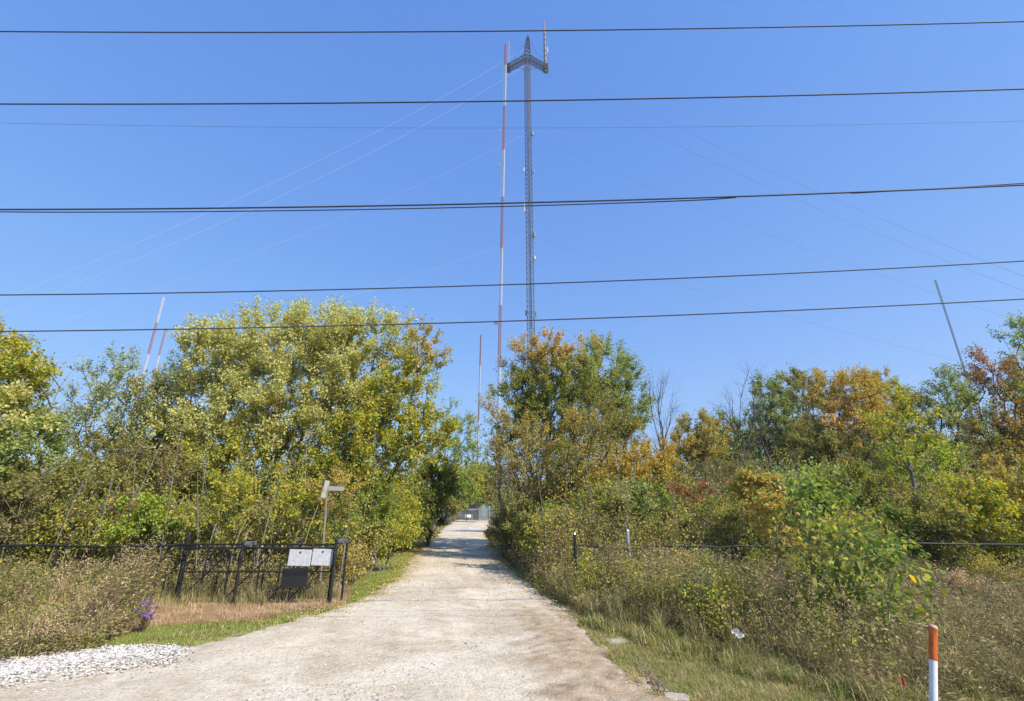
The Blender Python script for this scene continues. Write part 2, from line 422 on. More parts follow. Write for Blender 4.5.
def build_ground():
    gm = ground_material()
    # one sheet to the horizon, finer near the camera
    ax = np.concatenate([-np.geomspace(3000, 42, 14), np.linspace(-40, 40, 161), np.geomspace(42, 3000, 14)])
    ay = np.concatenate([[-300, -60, -20], np.linspace(-10, 60, 141), np.geomspace(64, 3500, 16)])
    X, Y = np.meshgrid(ax, ay)
    fade = np.clip(1 - (np.hypot(X, Y - 15) - 45) / 30, 0, 1)
    Z = relief(X, Y) * fade
    und = (X > xl(Y) - .1) & (X < xr(Y) + .1) & (Y < 125) & (Y > 2.0)
    Z = np.where(und, np.minimum(Z, 0) - .05, Z)
    Z = np.where(Y < 4.2, -.06, Z)
    me = grid_mesh('ground', X, Y, Z); link('ground', me, gm, kind='structure')
    # the drive: a ragged sheet that dips under the turf along both edges
    ys = np.concatenate([np.linspace(3.4, 6.5, 20), np.linspace(6.6, 22, 300), np.linspace(22.2, 60, 160), np.linspace(61, 125, 60)])
    us = np.linspace(0, 1, 150)
    yy, uu = np.meshgrid(ys, us, indexing='ij')
    def xl2(y): return np.where(y < 8.0, np.interp(y, [3.4, 8.0], [-16, xl(8.0)]), xl(y))
    def xr2(y): return np.where(y < 8.6, np.interp(y, [3.4, 7.0, 8.6], [5.5, 2.25, xr(8.6)]), xr(y))
    L = xl2(yy) - .35; Rr = xr2(yy) + .35
    X = L + (Rr - L) * uu; W = Rr - L
    p = np.stack([X.ravel(), yy.ravel()], 1)
    ed = np.minimum(X - L, Rr - X) + (wob(p, 1.3, 11) * .22 + wob(p, .4, 12) * .13).reshape(X.shape)
    z = relief(X, yy) * .35 + .035 + np.clip((ed - .35) * .16, -.14, .012)
    rut = lambda c: np.exp(-((uu - c) / .07) ** 2)
    z -= (rut(.33) + rut(.68)) * .018 * np.clip(2 - yy / 30, 0, 1)
    z += ((wob(p, .9, 14) * .007 + wob(p, .33, 15) * .0045).reshape(X.shape)) * np.clip(1.6 - yy / 22, .2, 1)
    # rutted dirt shoulder on the right near the camera
    sh = np.clip((X - (xr(yy) - 1.9) + wob(p, 1.2, 19).reshape(X.shape) * .35) / .9, 0, 1) * np.clip((16 - yy) / 4, 0, 1)
    z += sh * ((wob(p @ np.array([[.9, .5], [-.5, .45]]), .55, 16) * .014 + wob(p, .21, 18) * .010 + wob(p, 1.7, 20) * .014).reshape(X.shape))
    rim = np.clip(1 - ed / .9, 0, 1) * .75
    dirt = np.clip(np.maximum(sh, rim) + wob(p, 1.1, 17).reshape(X.shape) * .30 - .02 + .22 * np.exp(-((uu - .5) / .09) ** 2) - .15 * (rut(.33) + rut(.68)), 0, 1)
    fc = dirt[:-1, :-1].reshape(-1, 1) * np.ones((1, 3))
    me = grid_mesh('gravel_drive', X, yy, z, fc); link('gravel_drive', me, gravel_material(), kind='structure')
    # the street the camera stands on, below the bottom of the picture
    am = mat('asphalt', (.05, .05, .052), .9); nt, N, b = nodes(am)
    n = noise(nt, 90, 4); nt.links.new(ramp(nt, n, [(.3, (.03, .03, .032)), (.7, (.075, .075, .075))]), b.inputs['Base Color']); bump(nt, b, n, .4, .01)
    mb = MB(); box(mb, (0, 0, -.05), (400, 6.9, .1)); link('road', mb.mesh('road'), am, kind='structure')
    mb = MB(); box(mb, (0, .07, .003), (400, .1, .008)); box(mb, (0, -.07, .003), (400, .1, .008))
    link('road_markings', mb.mesh('road_markings'), mat('yellow_paint', (.55, .38, .05), .7), kind='structure')
    # cross track and turf at the end of the drive
    mb = MB(); xs = np.linspace(-60, 14, 40); 
    for i in range(len(xs) - 1):
        mb.add([(xs[i], 95.5, .05), (xs[i + 1], 95.5, .05), (xs[i + 1], 100.5, .05), (xs[i], 100.5, .05)], [[0, 1, 2, 3]], (.1, .1, .1))
    link('cross_track', mb.mesh('cross_track'), bpy.data.materials['crushed_limestone'], kind='structure')

def rocks(mb, pts, size, flat=.6, r_=rng, col=None):
    n = len(pts); base = np.array([(1, 0, 0), (-1, 0, 0), (0, 1, 0), (0, -1, 0), (0, 0, 1), (0, 0, -1), (.7, .7, .5), (-.7, .7, .5), (.7, -.7, .5), (-.7, -.7, .5)], float)
    f = np.array([(4, 6, 0), (4, 0, 8), (4, 8, 3), (4, 3, 9), (4, 9, 1), (4, 1, 7), (4, 7, 2), (4, 2, 6), (6, 2, 0), (8, 0, 3), (9, 3, 1), (7, 1, 2), (5, 0, 2), (5, 3, 0), (5, 1, 3), (5, 2, 1)])
    v = base[None] * r_.uniform(.65, 1.2, (n, 10, 1)) * np.stack([np.ones(n), r_.uniform(.6, 1, n), np.full(n, flat) * r_.uniform(.6, 1.2, n)], 1)[:, None] * np.asarray(size)[:, None, None]
    a = r_.uniform(0, 6.28, n); c, s_ = np.cos(a), np.sin(a)
    x = v[..., 0] * c[:, None] - v[..., 1] * s_[:, None]; y = v[..., 0] * s_[:, None] + v[..., 1] * c[:, None]
    v = np.stack([x, y, v[..., 2]], 2) + pts[:, None]
    ff = (f[None] + (np.arange(n) * 10)[:, None, None]).reshape(-1, 3)
    mb.add(v.reshape(-1, 3), ff, None if col is None else np.repeat(col, 16, 0))

def tint_mat(name, rough=.95):
    m = mat(name, rough=rough, spec=.12); nt, N, b = nodes(m)
    c = mixc(nt, .35, attr(nt, 'tint'), ramp(nt, noise(nt, 40, 4), [(.3, (.5, .5, .5)), (.7, (1.3, 1.3, 1.3))]), 'MULTIPLY')
    nt.links.new(c, b.inputs['Base Color']); return m
STONE = tint_mat('loose_stone')

def in_poly(p, poly):
    poly = np.asarray(poly); x, y = p[:, 0], p[:, 1]; ins = np.zeros(len(p), bool); j = len(poly) - 1
    for i in range(len(poly)):
        xi, yi = poly[i]; xj, yj = poly[j]
        cross = ((yi > y) != (yj > y)) & (x < (xj - xi) * (y - yi) / (yj - yi + 1e-12) + xi); ins ^= cross; j = i
    return ins
def sample_poly(poly, n, r_):
    poly = np.asarray(poly); lo, hi = poly.min(0), poly.max(0); out = []
    tot = 0
    while tot < n:
        p = r_.uniform(lo, hi, (n, 2)); p = p[in_poly(p, poly)]; out.append(p); tot += len(p)
    return np.concatenate(out)[:n]

def build_stones():
    r_ = np.random.default_rng(21)
    # loose stones over the drive
    n = 15000; y = 6.8 + 22 * r_.random(n) ** 1.7; u = r_.random(n)
    x = np.where(y < 8, -8 + (10.3) * u, xl(y) - .1 + (xr(y) - xl(y) + .3) * u)
    size = .006 + .018 * r_.random(n) ** 3
    g = r_.uniform(.22, .62, n); col = np.stack([g, g * .95, g * .87], 1)
    mb = MB(); rocks(mb, np.stack([x, y, .038 + size * .15 - .006], 1), size, .6, r_, col)
    link('loose_gravel', mb.mesh('loose_gravel'), STONE, kind='stuff', label='loose pale gravel scattered over the drive', cat='gravel')
    # the heap of clean white stone, lower left
    poly = [G(-60, 680), G(-60, 671), G(0, 663), G(60, 654), G(120, 649), G(172, 648), G(190, 653), G(120, 660), G(60, 668), G(0, 680)]
    p = sample_poly(poly, 9000, r_); p = p + np.array([.25, -.42]) * (r_.random((9000, 1)) ** 3) * 2.2 + r_.normal(0, .05, (9000, 2)); size = .012 + .024 * r_.random(9000) ** 1.6
    g = r_.uniform(.36, .66, 9000); g[r_.random(9000) < .12] *= .45; col = np.stack([g, g * .94, g * .86], 1)
    mb = MB(); rocks(mb, np.stack([p[:, 0], p[:, 1], .035 + r_.uniform(0, .035, 9000)], 1), size, .75, r_, col)
    link('white_gravel', mb.mesh('white_gravel'), STONE, kind='stuff', label='band of coarse white stone beside the weedy verge at the drive mouth', cat='gravel')

# ------------------------------------------------------------------ grass and weeds
def blades(mb, p, h, w, lean, col, r_):
    n = len(p); a = r_.uniform(0, 6.28, n); d = np.stack([np.cos(a), np.sin(a), np.zeros(n)], 1); s_ = np.stack([-np.sin(a), np.cos(a), np.zeros(n)], 1) * w[:, None] / 2
    la = lean * r_.uniform(.3, 1.4, n); base = p
    mid = base + np.stack([np.zeros(n), np.zeros(n), h * .55], 1) + d * (h * la * .3)[:, None]
    tip = base + np.stack([np.zeros(n), np.zeros(n), h * (1 - .25 * la)], 1) + d * (h * la)[:, None]
    v = np.stack([base - s_, base + s_, mid + s_ * .8, mid - s_ * .8, tip], 1)
    b = np.arange(n)[:, None] * 5
    mb.add(v.reshape(-1, 3), b + np.array([[0, 1, 2, 3]]), col)
    mb.f.append((b + np.array([[3, 2, 4]])) + mb.n - n * 5); mb.c.append(np.asarray(col)); mb.m.append(np.zeros(n, np.int32))
GP = {
 'lawn': [((.16, .205, .045), 4), ((.21, .245, .06), 3), ((.11, .15, .03), 3), ((.30, .25, .12), 2)],
 'verge': [((.15, .18, .045), 4), ((.23, .22, .085), 3), ((.11, .13, .035), 2), ((.33, .26, .15), 3.6)],
 'hay': [((.33, .24, .145), 4), ((.27, .20, .12), 3), ((.38, .30, .19), 2), ((.22, .18, .08), 2)],
 'tan': [((.225, .18, .10), 4), ((.17, .14, .075), 3), ((.13, .14, .05), 4), ((.31, .25, .155), 1.5)],
 'mauve': [((.19, .135, .10), 4), ((.15, .11, .08), 3), ((.12, .12, .05), 3), ((.25, .18, .14), 2)],
}
PAL.update(GP)
def z_at(x, y): return relief(x, y)
def grass(name, label, poly, n, h, w, pal, seed, lean=.6, hjit=.5):
    r_ = np.random.default_rng(seed); p = sample_poly(poly, n * 2, r_)
    keep = r_.random(len(p)) < np.clip((11 / np.maximum(p[:, 1], 5)) ** 1.3, .03, 1)
    on = (p[:, 0] > xl(p[:, 1]) + .02 + .12 * wob(p, .7, 31)) & (p[:, 0] < xr(p[:, 1]) - .02 + .12 * wob(p, .7, 32)) & (p[:, 1] > 6)
    p = p[keep & ~on]; m = len(p)
    patch = wob(p, 1.1, seed)
    hh = h * np.exp(r_.normal(0, hjit, m) * .6) * (1 + .35 * patch); far = np.clip(p[:, 1] / 12, .8, 4)
    mb = MB(); z = z_at(p[:, 0], p[:, 1]) - .01
    blades(mb, np.stack([p[:, 0], p[:, 1], z], 1), hh, w * far ** .9 * r_.uniform(.7, 1.3, m), lean, pick(pal, m, np.clip(patch, -1, 1), seed + 3), r_)
    return link(name, mb.mesh(name), GRASS, kind='stuff', label=label, cat='grass')

def weeds(name, label, p, h, pal, seed, leafn=14, leaf=.05, plume=.4, stalk=(.23, .17, .10), lean=.22, plpal='tan', width=.25, leandir=None):
    """upright stalks with small leaves and seed heads, all in one sheet of growth"""
    r_ = np.random.default_rng(seed); n = len(p)
    a = r_.uniform(0, 6.28, n); d = np.stack([np.cos(a), np.sin(a), np.zeros(n)], 1) * lean
    if leandir is not None: d = d * .6 + np.array(leandir)
    b0 = np.stack([p[:, 0], p[:, 1], z_at(p[:, 0], p[:, 1]) - .02], 1)
    la = r_.uniform(.3, 1.5, n)[:, None]
    m1 = b0 + np.stack([0 * h, 0 * h, h * .5], 1) + d * (h[:, None]) * .3 * la
    t1 = b0 + np.stack([0 * h, 0 * h, h], 1) + d * (h[:, None]) * la
    sc = np.clip(p[:, 1] / 14, .7, 2.2)
    mb = MB(); sc_col = np.tile(np.array(stalk), (n, 1)) * r_.uniform(.6, 1.5, (n, 1))
    tubes(mb, b0, m1, .004 * sc, .003 * sc, 3, col=sc_col); tubes(mb, m1, t1, .003 * sc, .0015 * sc, 3, col=sc_col)
    k = leafn; t = r_.uniform(.08, 1.0, (n, k)); T = t[..., None]
    pos = np.where(T < .5, b0[:, None] + (m1 - b0)[:, None] * T * 2, m1[:, None] + (t1 - m1)[:, None] * (T - .5) * 2).reshape(-1, 3)
    M = n * k; ax = r_.normal(size=(M, 3)) * [1, 1, .5] + [0, 0, .25]
    pos = pos + unit(ax) * (r_.uniform(0, .10, M) * (1.2 - t.ravel()))[:, None]
    tone = np.clip(np.repeat(wob(p, 1.8, seed) + .5 * wob(p, .5, seed + 1), k), -1, 1)
    add_leaves(mb, pos, ax, leaf * np.repeat(sc, k) ** .7 * r_.uniform(.5, 1.6, M), pick(pal, M, tone, seed + 4) * .95, width, False, r_)
    s_ = np.where(r_.random(n) < plume)[0]
    if len(s_):
        q = 12; pp = t1[s_][:, None] + r_.normal(0, 1, (len(s_), q, 3)) * np.array([.045, .045, .075]) * sc[s_][:, None, None]
        pp = pp.reshape(-1, 3)
        add_leaves(mb, pp, r_.normal(size=(len(pp), 3)) + [0, 0, .5], .032 * np.repeat(sc[s_], q) * r_.uniform(.6, 1.4, len(pp)), pick(plpal, len(pp), None, seed + 9), .5, False, r_)
    return link(name, mb.mesh(name), DRY, kind='stuff', label=label, cat='weeds')

# front edge of the tall growth on the right
FE = np.array([G(510, 578), G(535, 592), G(562, 607), G(598, 625), G(640, 640), G(700, 652), G(765, 672), G(815, 688), G(860, 705)])
def front_d(p):
    """distance (m) from each point to the front edge, positive behind it"""
    o = np.argsort(FE[:, 0]); yf = np.interp(p[:, 0], FE[o, 0], FE[o, 1]); d1 = (p[:, 1] - yf) * .75 + .18 + .22 * wob(p, .9, 68)
    d2 = p[:, 0] - xr(p[:, 1]) - .25
    return np.where(p[:, 1] > FE[0, 1], d2, np.minimum(d1, d2 + .2))

def build_undergrowth():
    r_ = np.random.default_rng(41)
    # lawn, left of the drive mouth and beyond the gate
    lawn = [G(95, 662), G(190, 655), G(345, 615), G(420, 572), G(430, 548), G(405, 545), G(385, 560), G(350, 588), G(345, 606), G(260, 622), G(150, 628), G(90, 645)]
    grass('grass', 'short bright green grass between the drive and the black gate', lawn, 120000, .06, .006, 'lawn', 51, .7)
    far = [G(385, 575), G(436, 548), G(452, 527), G(440, 524), G(400, 540), G(350, 575)]
    grass('grass', 'mown grass running along the left edge of the drive beyond the gate', far, 60000, .09, .010, 'verge', 52, .6)
    hay = [G(120, 632), G(260, 622), G(345, 608), G(350, 590), G(240, 596), G(120, 600)]
    grass('grass', 'dry tan grass in a band under the black gate', hay, 45000, .13, .006, 'hay', 53, .9)
    tall = [(-16.5, 15.6), (-4.9, 15.3), (-4.9, 14.3), (-9.0, 13.5), (-16.5, 13.4)]
    grass('grass', 'tall withered grass standing behind and between the gate bars', tall, 4500, .34, .007, 'verge', 54, .45)
    vr = [G(500, 560), G(520, 580), G(545, 598), G(566, 612), G(590, 640), G(612, 665), G(645, 701), G(700, 760), G(1100, 760), (9.5, 7.0), (8, 9.5), G(700, 650), G(598, 620), G(535, 588)]
    grass('grass', 'short green and straw-coloured grass on the verge right of the drive', vr, 150000, .065, .006, 'verge', 55, .8)
    vt = [G(600, 632), G(640, 645), G(700, 658), G(765, 680), G(815, 695), (5.5, 7.2), (5.5, 9.4), G(700, 640), G(598, 618)]
    grass('grass', 'longer green tufts along the foot of the tall weeds', vt, 7000, .16, .006, 'verge', 56, .6)
    # right: tall weeds
    poly = [(-.3, 60), (-.3, 22), G(505, 575), G(598, 622), G(700, 650), G(830, 690), (5.0, 7.0), (14, 6.8), (36, 19), (36, 24), (8, 24), (1.0, 60)]
    n = 42000; p = sample_poly(poly, n, r_); p = p[r_.random(n) < np.clip((13 / p[:, 1]) ** 1.1, .1, 1)]
    d = front_d(p); p = p[d > 0]; d = d[d > 0]; rise = np.clip(.38 + d / 1.2, .3, 1)
    tallness = (1.12 + .30 * wob(p, 2.2, 61) + .34 * wob(p, .95, 62) + r_.normal(0, .15, len(p))) * rise * (1 - .62 * np.exp(-((p[:, 0] - 2.15) / .5) ** 2) * (p[:, 1] < 16.1)) * (1 - .4 * np.exp(-((p[:, 0] - 7.2) / .5) ** 2) * (p[:, 1] < 16.1))
    tallness *= np.interp(p[:, 0], [4.2, 6.5, 9, 14], [1.0, .8, .6, .52])
    h = np.clip(tallness, .15, 1.8)
    zone = wob(p, 3.0, 63) + .35 * r_.normal(size=len(p))
    right = p[:, 0] > 5.4 + .8 * wob(p, 2, 64)
    a = ~right & (zone < -.1); b = ~right & (zone >= -.1) & (zone < .45); c = ~right & (zone >= .45)
    weeds('weeds', 'tall olive-green weeds lining the right edge of the drive up to the fence', p[a], h[a], 'olive', 71, 20, .07, .25, width=.22)
    weeds('weeds', 'brown and mauve dried weed stalks among the olive weeds around the right fence', p[b], h[b], 'mauve', 72, 16, .055, .5, plpal='mauve', width=.18)
    weeds('weeds', 'yellowish goldenrod growth mixed through the right-hand weeds', p[c], h[c], 'olive', 73, 20, .065, .35, plpal='straw', width=.22)
    weeds('tall_grass', 'long straw-coloured grass leaning over on the slope behind the orange and white marker', p[right], h[right], 'tan', 74, 10, .13, .35, width=.09, leandir=(-.28, -.1, 0))
    pb = sample_poly([(0.2, 17), (36, 19), (36, 27), (-.5, 27)], 9000, r_); pb = pb[pb[:, 0] > xr(pb[:, 1]) + .6]; hb = np.clip(1.9 + .5 * wob(pb, 3, 66) + r_.normal(0, .25, len(pb)), .8, 3); zb = wob(pb, 3.5, 67) + .3 * r_.normal(size=len(pb))
    weeds('weeds', 'head-high olive weeds rising behind the right fence', pb[zb < .1], hb[zb < .1], 'olive', 77, 34, .075, .35)
    weeds('weeds', 'head-high yellowish and brown weeds scattered behind the right fence', pb[zb >= .1], hb[zb >= .1], 'straw', 78, 32, .07, .5, plpal='mauve')
    dense = sample_poly([(4.6, 7.2), (14, 6.8), (20, 13.8), (11.5, 14.4), (5.2, 12)], 60000, r_)
    dense = dense[front_d(dense) > .3]; m = len(dense); mb = MB()
    blades(mb, np.stack([dense[:, 0], dense[:, 1], z_at(dense[:, 0], dense[:, 1])], 1), .34 * r_.uniform(.5, 1.5, m) * (1 + .3 * wob(dense, 1.5, 3)), .009 * r_.uniform(.6, 1.5, m), 1.1, pick('tan', m, np.clip(wob(dense, 1.2, 75), -1, 1), 76), r_)
    link('tall_grass', mb.mesh('tall_grass'), DRY, kind='stuff', label='matted tan grass covering the ground right of the broad-leaved sapling', cat='grass')
    def clumps(poly, num, h0, h1, pal, seed, keepf, label, per=70, lean=.75):
        q_ = np.random.default_rng(seed); c = sample_poly(poly, num, q_); c = c[keepf(c)]; m = len(c); hh = np.repeat(q_.uniform(h0, h1, m), per)
        p = np.repeat(c, per, 0) + q_.normal(0, .07, (m * per, 2)); M = len(p); mb = MB()
        base = np.repeat(q_.random(m), per) * 2 - 1
        blades(mb, np.stack([p[:, 0], p[:, 1], z_at(p[:, 0], p[:, 1])], 1), hh * q_.uniform(.45, 1.1, M), .011 * q_.uniform(.6, 1.3, M) * np.clip(p[:, 1] / 11, .8, 2), lean, pick(pal, M, base, seed + 1), q_)
        link('tall_grass', mb.mesh('tall_grass'), DRY, kind='stuff', label=label, cat='grass')
    fr = [(1.2, 16), (1.8, 11.2), (3.2, 9.6), (4.6, 8.0), (5.0, 7.2), (14, 7.2), (22, 15.4), (4, 17)]
    clumps(fr, 170, .5, 1.0, 'tan', 401, lambda c: front_d(c) > .15, 'arching straw-coloured bunch grass through the right-hand weeds')
    clumps(fr, 420, .3, .8, 'verge', 402, lambda c: front_d(c) > -.1, 'green bunch grass through the right-hand weeds')
    clumps([(1.5, 12), (3, 8.8), (4.9, 7.0), (6.2, 7.0), (4.8, 9.4), (2.3, 12.2)], 260, .12, .42, 'verge', 403, lambda c: np.abs(front_d(c) + .1) < .55, 'ragged green tufts where the verge meets the tall weeds', 45, .9)
    fl = [(-34, 10), (-12.5, 9.0), G(0, 664), G(92, 652), G(128, 628), G(150, 611), (-10.2, 13.8), (-34, 14.3)]
    clumps(fl, 150, .6, 1.3, 'tan', 404, lambda c: c[:, 1] > 0, 'arching tan bunch grass in the weeds left of the gate')
    clumps(fl, 260, .3, .9, 'verge', 405, lambda c: c[:, 1] > 0, 'green bunch grass in the weeds left of the gate')
    clumps([(-11, 13.9), (-4.9, 13.6), (-4.9, 16), (-11, 16)], 45, .3, .7, 'tan', 406, lambda c: c[:, 1] > 0, 'withered bunch grass around the gate posts', 40)
    clumps([G(90, 655), G(185, 652), G(345, 610), G(345, 600), G(200, 630), G(100, 645)], 150, .06, .16, 'verge', 407, lambda c: c[:, 0] < xl(c[:, 1]) + .15, 'small tufts breaking the lawn edge beside the drive', 30, 1.0)
    # left: weeds in front of the left fence
    poly = [G(-120, 690), (-12.5, 9.2), G(0, 667), G(92, 655), G(128, 630), G(150, 612), (-10.2, 13.6), (-11.5, 14.4), (-34, 14.4), (-34, 10)]
    n = 20000; p = sample_poly(poly, n, r_); e = np.array([G(0, 667), G(92, 655), G(128, 630), G(150, 610)])
    o = np.argsort(e[:, 0]); yf = np.interp(p[:, 0], e[o, 0], e[o, 1]); d = np.maximum(p[:, 1] - yf, 0)
    h = np.clip((.3 + d / 1.9), .3, 1) * (1.5 + .35 * wob(p, 2.0, 81) + r_.normal(0, .2, n)); h = np.clip(h, .15, 2.2)
    zone = wob(p, 2.6, 83) + .3 * r_.normal(size=n)
    a = zone < -.15; b = (zone >= -.15) & (zone < .35); c = zone >= .35
    weeds('weeds', 'feathery tan seed-headed weeds in front of the left fence', p[a], h[a], 'tan', 84, 16, .085, .6, width=.16, plpal='hay', leandir=(.12, 0, 0))
    weeds('weeds', 'brown withered stalks massed beside the white stone', p[b], h[b], 'brownish', 85, 18, .075, .6, plpal='mauve', width=.2)
    weeds('weeds', 'greenish yellow goldenrod weeds left of the gate', p[c], h[c], 'olive', 86, 22, .075, .4, plpal='lacy', width=.2)
    # behind the left fence and beside the drive
    poly = [(-34, 14.5), (-5.3, 14.6), (-5.6, 17.0), (-7.0, 24), (-9, 60), (-12, 60), (-14, 20), (-34, 20)]
    n = 14000; p = sample_poly(poly, n, r_); p = p[r_.random(n) < np.clip((14 / p[:, 1]) ** 1.2, .08, 1)]; n = len(p)
    h = np.clip(.75 + .3 * wob(p, 2.5, 91) + r_.normal(0, .15, n), .2, 1.5) * np.clip((xl(p[:, 1]) - p[:, 0] - .5) / 2.0, .12, 1)
    a = wob(p, 2.2, 93) < .1
    weeds('weeds', 'brown-stalked undergrowth behind the left fence beneath the trees', p[a], h[a], 'brownish', 94, 18, .055, .4)
    weeds('weeds', 'olive-leaved undergrowth behind the left fence and along the drive', p[~a], h[~a], 'olive', 95, 22, .06, .3)
    # right edge of the drive, fallen leaves
    n = 9000; y = r_.uniform(12, 50, n); side = r_.random(n) < .55
    x = np.where(side, xr(y) + r_.normal(0, .35, n) + .1, xl(y) + r_.normal(0, .4, n) - .1)
    x = np.where(r_.random(n) < .12, xl(y) + (xr(y) - xl(y)) * r_.random(n), x)
    mb = MB(); add_leaves(mb, np.stack([x, y, z_at(x, y) * .6 + .055 + r_.uniform(0, .02, n)], 1), r_.normal(size=(n, 3)) * [1, 1, .15], .055 * r_.uniform(.6, 1.4, n) * (y / 14) ** .4, pick('straw', n, None, 97), .42, False, r_, 4)
    link('fallen_leaves', mb.mesh('fallen_leaves'), DRY, kind='stuff', label='fallen tan leaves gathered along both edges of the drive', cat='leaves')

# ------------------------------------------------------------------ masts
def lattice(mb, p0, p1, w, bay, rl, rb, k=3, rot=0.0, kr=3):
    """triangular lattice between two points: legs, rings and zigzag braces"""
    p0 = np.array(p0, float); p1 = np.array(p1, float); L = np.linalg.norm(p1 - p0); ax = (p1 - p0) / L
    ref = np.array([0, 1., 0]) if abs(ax[2]) > .5 else np.array([0, 0, 1.])
    a = unit(np.cross(ref, ax)); b = np.cross(ax, a); th = rot + np.arange(k) * 2 * math.pi / k
    ring = (a * np.cos(th)[:, None] + b * np.sin(th)[:, None]) * (w / (2 * math.sin(math.pi / k)))
    n = max(1, int(round(L / bay))); c = p0 + ax * np.linspace(0, L, n + 1)[:, None]
    V = c[:, None] + ring[None]
    for i in range(k):
        tubes(mb, V[:1, i], V[-1:, i], rl, rl, 5); j = (i + 1) % k
        tubes(mb, V[:, i], V[:, j], rb, rb, kr)
        tubes(mb, V[:-1, i], V[1:, j], rb, rb, kr); tubes(mb, V[:-1, j], V[1:, i], rb, rb, kr)

def build_masts():
    steel = mat('galvanised_steel', (.07, .075, .08), .6, .2); nt, N, b = nodes(steel)
    nt.links.new(ramp(nt, noise(nt, .3, 4), [(.3, (.05, .055, .06)), (.7, (.11, .115, .115))]), b.inputs['Base Color'])
    pale = mat('sunlit_strand', (.45, .48, .52), .5); dark = mat('dark_strand', (.10, .12, .16), .6)
    red = mat('aviation_red', (.30, .115, .10), .6); white = mat('mast_white', (.48, .48, .49), .6); dgrey = mat('antenna_grey', (.13, .14, .16), .5)
    # the tall lattice tower with a three-armed platform
    TX, TY = at(531, 330, 180)[0], 180.0; zt = at(527, 58, TY)[2]
    t = thing('broadcast_tower', (TX, TY, 0), 'very tall grey lattice tower topped by a three-armed antenna platform', 'tower')
    def P(x, y, z): return (x, y, z)
    mb = MB(); lattice(mb, (0, 0, 0), (0, 0, zt), 3.0, 2.6, .16, .065, 3, .52)
    tubes(mb, [(0.35, .3, 0)], [(0.35, .3, zt)], .16, .16, 4); tubes(mb, [(-.35, .2, 0)], [(-.35, .2, zt)], .1, .1, 4)
    link('shaft', mb.mesh('shaft'), steel, t)
    La = 11.6
    for i, ang in enumerate((R(-90), R(30), R(150))):
        dx, dy = math.cos(ang), math.sin(ang); mb = MB()
        if i == 0:
            lattice(mb, (0, -.6, zt), (0, -La * .55, zt), 2.6, 1.7, .20, .13, 4, .785); lattice(mb, (0, -La * .55, zt), (0, -La * .85, zt), 1.7, 1.4, .18, .12, 4, .785); lattice(mb, (0, -La * .85, zt), (0, -La, zt), .9, 1.0, .16, .1, 4, .785)
            tubes(mb, [(0, -La, zt - .5)], [(0, -La, zt + 1.8)], .15, .06, 5, True); link('platform_arm', mb.mesh('platform_arm'), steel, t); continue
        lattice(mb, (dx * .6, dy * .6, zt), (dx * La, dy * La, zt), 2.6, 1.7, .20, .13, 4, .785)
        lattice(mb, (dx * La, dy * La, zt - 1.9), (dx * La, dy * La, zt + 1.9), 2.4, 1.0, .22, .16, 4, .785)
        tubes(mb, [(0, 0, zt - 8), (0, 0, zt + 5)], [(dx * La * .75, dy * La * .75, zt - 1.3), (dx * La * .8, dy * La * .8, zt + 1.2)], .12, .12, 4)
        link('platform_arm', mb.mesh('platform_arm'), steel, t)
    # two rails round the platform and its small peak
    mb = MB(); pts = [(math.cos(R(a)) * La, math.sin(R(a)) * La, zt - .4) for a in (-90, 30, 150)]
    for i in range(3): tubes(mb, [pts[i]], [pts[(i + 1) % 3]], .05, .05, 4)
    link('platform_rail', mb.mesh('platform_rail'), steel, t)
    ax_, ay_ = math.cos(R(30)) * La, math.sin(R(30)) * La
    mb = MB(); tubes(mb, [(ax_, ay_, zt - 3)], [(ax_, ay_, zt + 26)], .95, .55, 10, True)
    for z in range(0, 26, 4): tubes(mb, [(ax_, ay_, zt + z)], [(ax_, ay_, zt + z + .3)], 1.15 - z * .013, 1.15 - z * .013, 10, True)
    a = link('antenna', mb.mesh('antenna'), dgrey, t)
    mb = MB(); tubes(mb, [(ax_, ay_, zt + 26)], [(ax_, ay_, zt + 35)], .42, .25, 8, True)
    link('antenna_tip', mb.mesh('antenna_tip'), red, a)
    mb = MB(); tubes(mb, [(ax_ + 1.3, ay_, zt + 11)], [(ax_ + 1.3, ay_, zt + 15)], .28, .28, 6, True); tubes(mb, [(ax_ + .6, ay_, zt + 12)], [(ax_ + 1.3, ay_, zt + 12)], .08, .08, 4)
    link('side_antenna', mb.mesh('side_antenna'), white, t)
    mb = MB(); tubes(mb, [(-ax_ + .5, ay_, zt - 1)], [(-ax_ + .5, ay_, zt + 15)], .10, .06, 5, True); tubes(mb, [(-ax_ + .5, ay_, zt + 8)], [(-ax_ + .5, ay_, zt + 9)], .16, .16, 5, True)
    link('whip_antenna', mb.mesh('whip_antenna'), pale, t)
    for (py, sx, hh, rr, mm) in ((207, -2.2, 5.5, .36, white), (134, 2.0, 2.0, .5, dgrey), (170, -2.3, 2.2, .4, white), (171, 2.3, 2.4, .4, dgrey), (258, 2.0, 1.6, .5, white), (235, 2.1, 2.0, .5, dgrey), (313, -2.0, 2.4, .3, dgrey), (314, 2.2, 2.4, .3, dgrey)):
        z = at(529, py, TY)[2]; mb = MB(); tubes(mb, [(sx, 0, z - hh / 2)], [(sx, 0, z + hh / 2)], rr, rr, 8, True)
        tubes(mb, [(0, 0, z)], [(sx, 0, z)], .08, .08, 4); link('side_antenna', mb.mesh('side_antenna'), mm, t)
